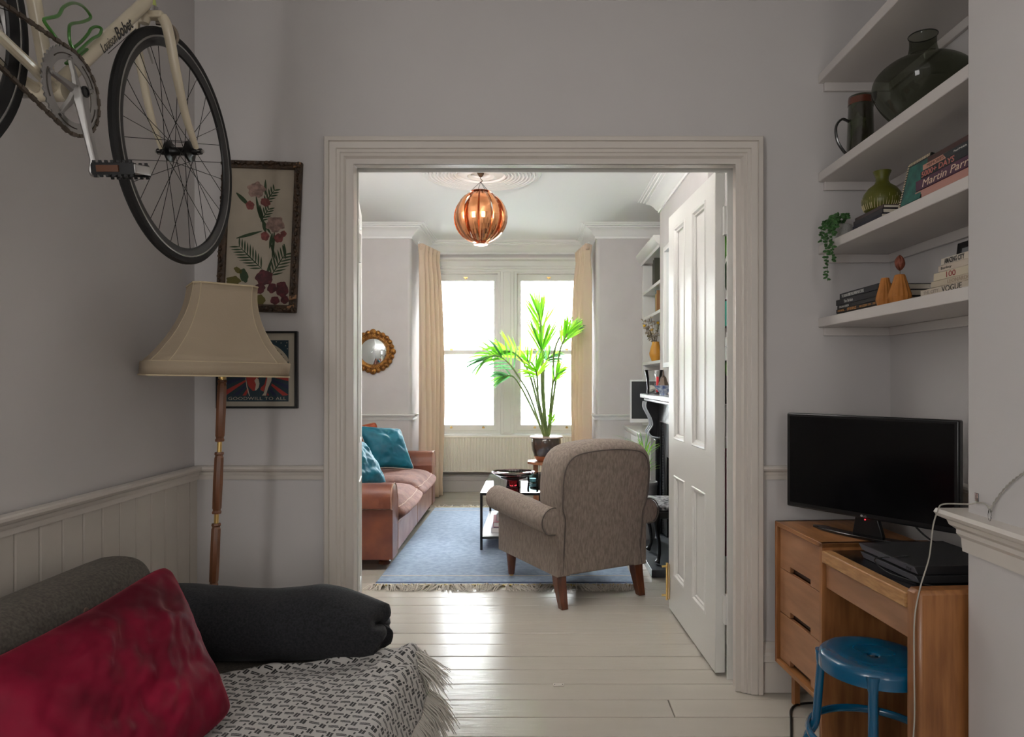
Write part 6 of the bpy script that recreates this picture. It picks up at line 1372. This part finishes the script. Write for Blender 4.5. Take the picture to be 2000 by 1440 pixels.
# twisted fairy-light wire with hook
t = thing('fairy_light_wire', 'pale twisted fairy light wire pinned over the dado end and hanging down', 'wire', (1.123, 1.70, .9))
o0 = Vector((1.123, 1.70, .9))
def loc3(p): return Vector(p) - o0
Wp = [atX(2010, 918, 1.11), atX(1985, 934, 1.11), atX(1962, 955, 1.112), atX(1940, 985, 1.112), atX(1935, 1000, 1.106)]
for ph in (0, math.pi):
    P = spline([loc3(p) for p in Wp], 10); m = MB(); m.tube([p + Vector((0, math.cos(ph + i * 1.1), math.sin(ph + i * 1.1))) * .002 for i, p in enumerate(P)], .0016, 5); m.build('twisted_wire', WCB, t)
MB().lathe([(.001, -.014), (.003, -.010), (.004, 0), (.003, .012), (.001, .016)], tuple(loc3(atX(1933, 1007, 1.10))), 10).build('bulb', CGL, t)
hk = loc3(atX(1907, 972, 1.117)); MB().obox(hk, (.001, 0, 0), (0, .008, 0), (0, 0, .012)).build('clear_hook', glassy('clear_plastic', (.97, .97, .97), fres=1.3), t, bevel=.001)
hx_ = [atX(1935, 1000, 1.104), atX(1925, 985, 1.105), atX(1908, 982, 1.105), atX(1893, 985, 1.085), Vector((1.058, 1.775, .925)), Vector((1.052, 1.790, .905)), Vector((1.045, 1.800, .86)), Vector((1.035, 1.800, .78)), Vector((1.005, 1.790, .70)), Vector((.985, 1.780, .62)), Vector((.98, 1.772, .50)), Vector((.98, 1.772, .35)), Vector((.965, 1.772, .2)), Vector((.955, 1.77, .05)), Vector((.95, 1.75, .008)), Vector((.98, 1.65, .006))]
MB().tube(spline([loc3(p) for p in hx_], 7), .0019, 7).build('lead', WCB, t)
# ------------------------------------------------------------------ blue stool
BLU = mat('blue_enamel', (.0, .085, .185), .25, coat=.5, var=.05, vs=5)
st = thing('stool', 'glossy blue metal stool with handle hole tucked under the desk', 'stool', (.985, 1.995, 0))
r_ = .150
pr = [(.018, .437), (.018, .444), (.024, .4465), (.08, .447), (.128, .449), (.140, .447), (.147, .441), (.150, .432), (.150, .402), (.1475, .402), (.1475, .430), (.140, .440), (.08, .441), (.024, .440)]
n = 56; k = len(pr); vs = [(a * math.cos(2 * math.pi * i / n), a * math.sin(2 * math.pi * i / n), z) for i in range(n) for a, z in pr]
MB().add(vs, [(i * k + j, i * k + (j + 1) % k, ((i + 1) % n) * k + (j + 1) % k, ((i + 1) % n) * k + j) for i in range(n) for j in range(k)]).build('seat', BLU, st, ang=50)
for q in (63, 153, 243, 333):
    c, s = math.cos(R(q)), math.sin(R(q)); P = [(.140 * c, .140 * s, .435), (.143 * c, .143 * s, .39), (.150 * c, .150 * s, .30), (.158 * c, .158 * s, .215), (.178 * c, .178 * s, .17), (.19 * c, .19 * s, .10), (.20 * c, .20 * s, .0)]
    o = MB().tube(spline(P, 4), [.020, .019, .017, .016] + [.0125] * 21, 12).build('leg', BLU, st)
    MB().lathe([(.0005, .0045), (.004, .0035), (.006, 0), (.001, -.002)], (0, 0, 0), 12, 'x').build('rivet', CHROME, o).location = (.1635 * 1.0 * c * .0 + .1515 * c, .1515 * s, .418)
    o.children[0].rotation_euler = (0, 0, R(q)); 
    MB().lathe([(.010, 0), (.014, 0), (.015, .012), (.013, .02)], (.20 * c, .20 * s, -.0005), 12).build('rubber_foot', BLACK, o)
MB().tube([(.178 * math.cos(R(a)), .178 * math.sin(R(a)), .205) for a in range(0, 360, 10)], .009, 10, closed=True, flat=1.3).build('foot_ring', BLU, st)
# small floor plate
t = thing('floor_plate', 'small metal cover plate let into the floorboards in the doorway', 'plate', (.09, 2.79, 0))
MB().box(-.022, .022, -.010, .010, -.001, .0025).build('plate', mat('scuffed_plate', (.6, .57, .52), .35, metal=.4), t, bevel=.001)
for x in (-.016, .016): MB().lathe([(.0005, .0032), (.002, .003), (.003, .0022)], (x, 0, 0), 10).build('screw', SATBLK, t)
bpy.context.view_layer.update()
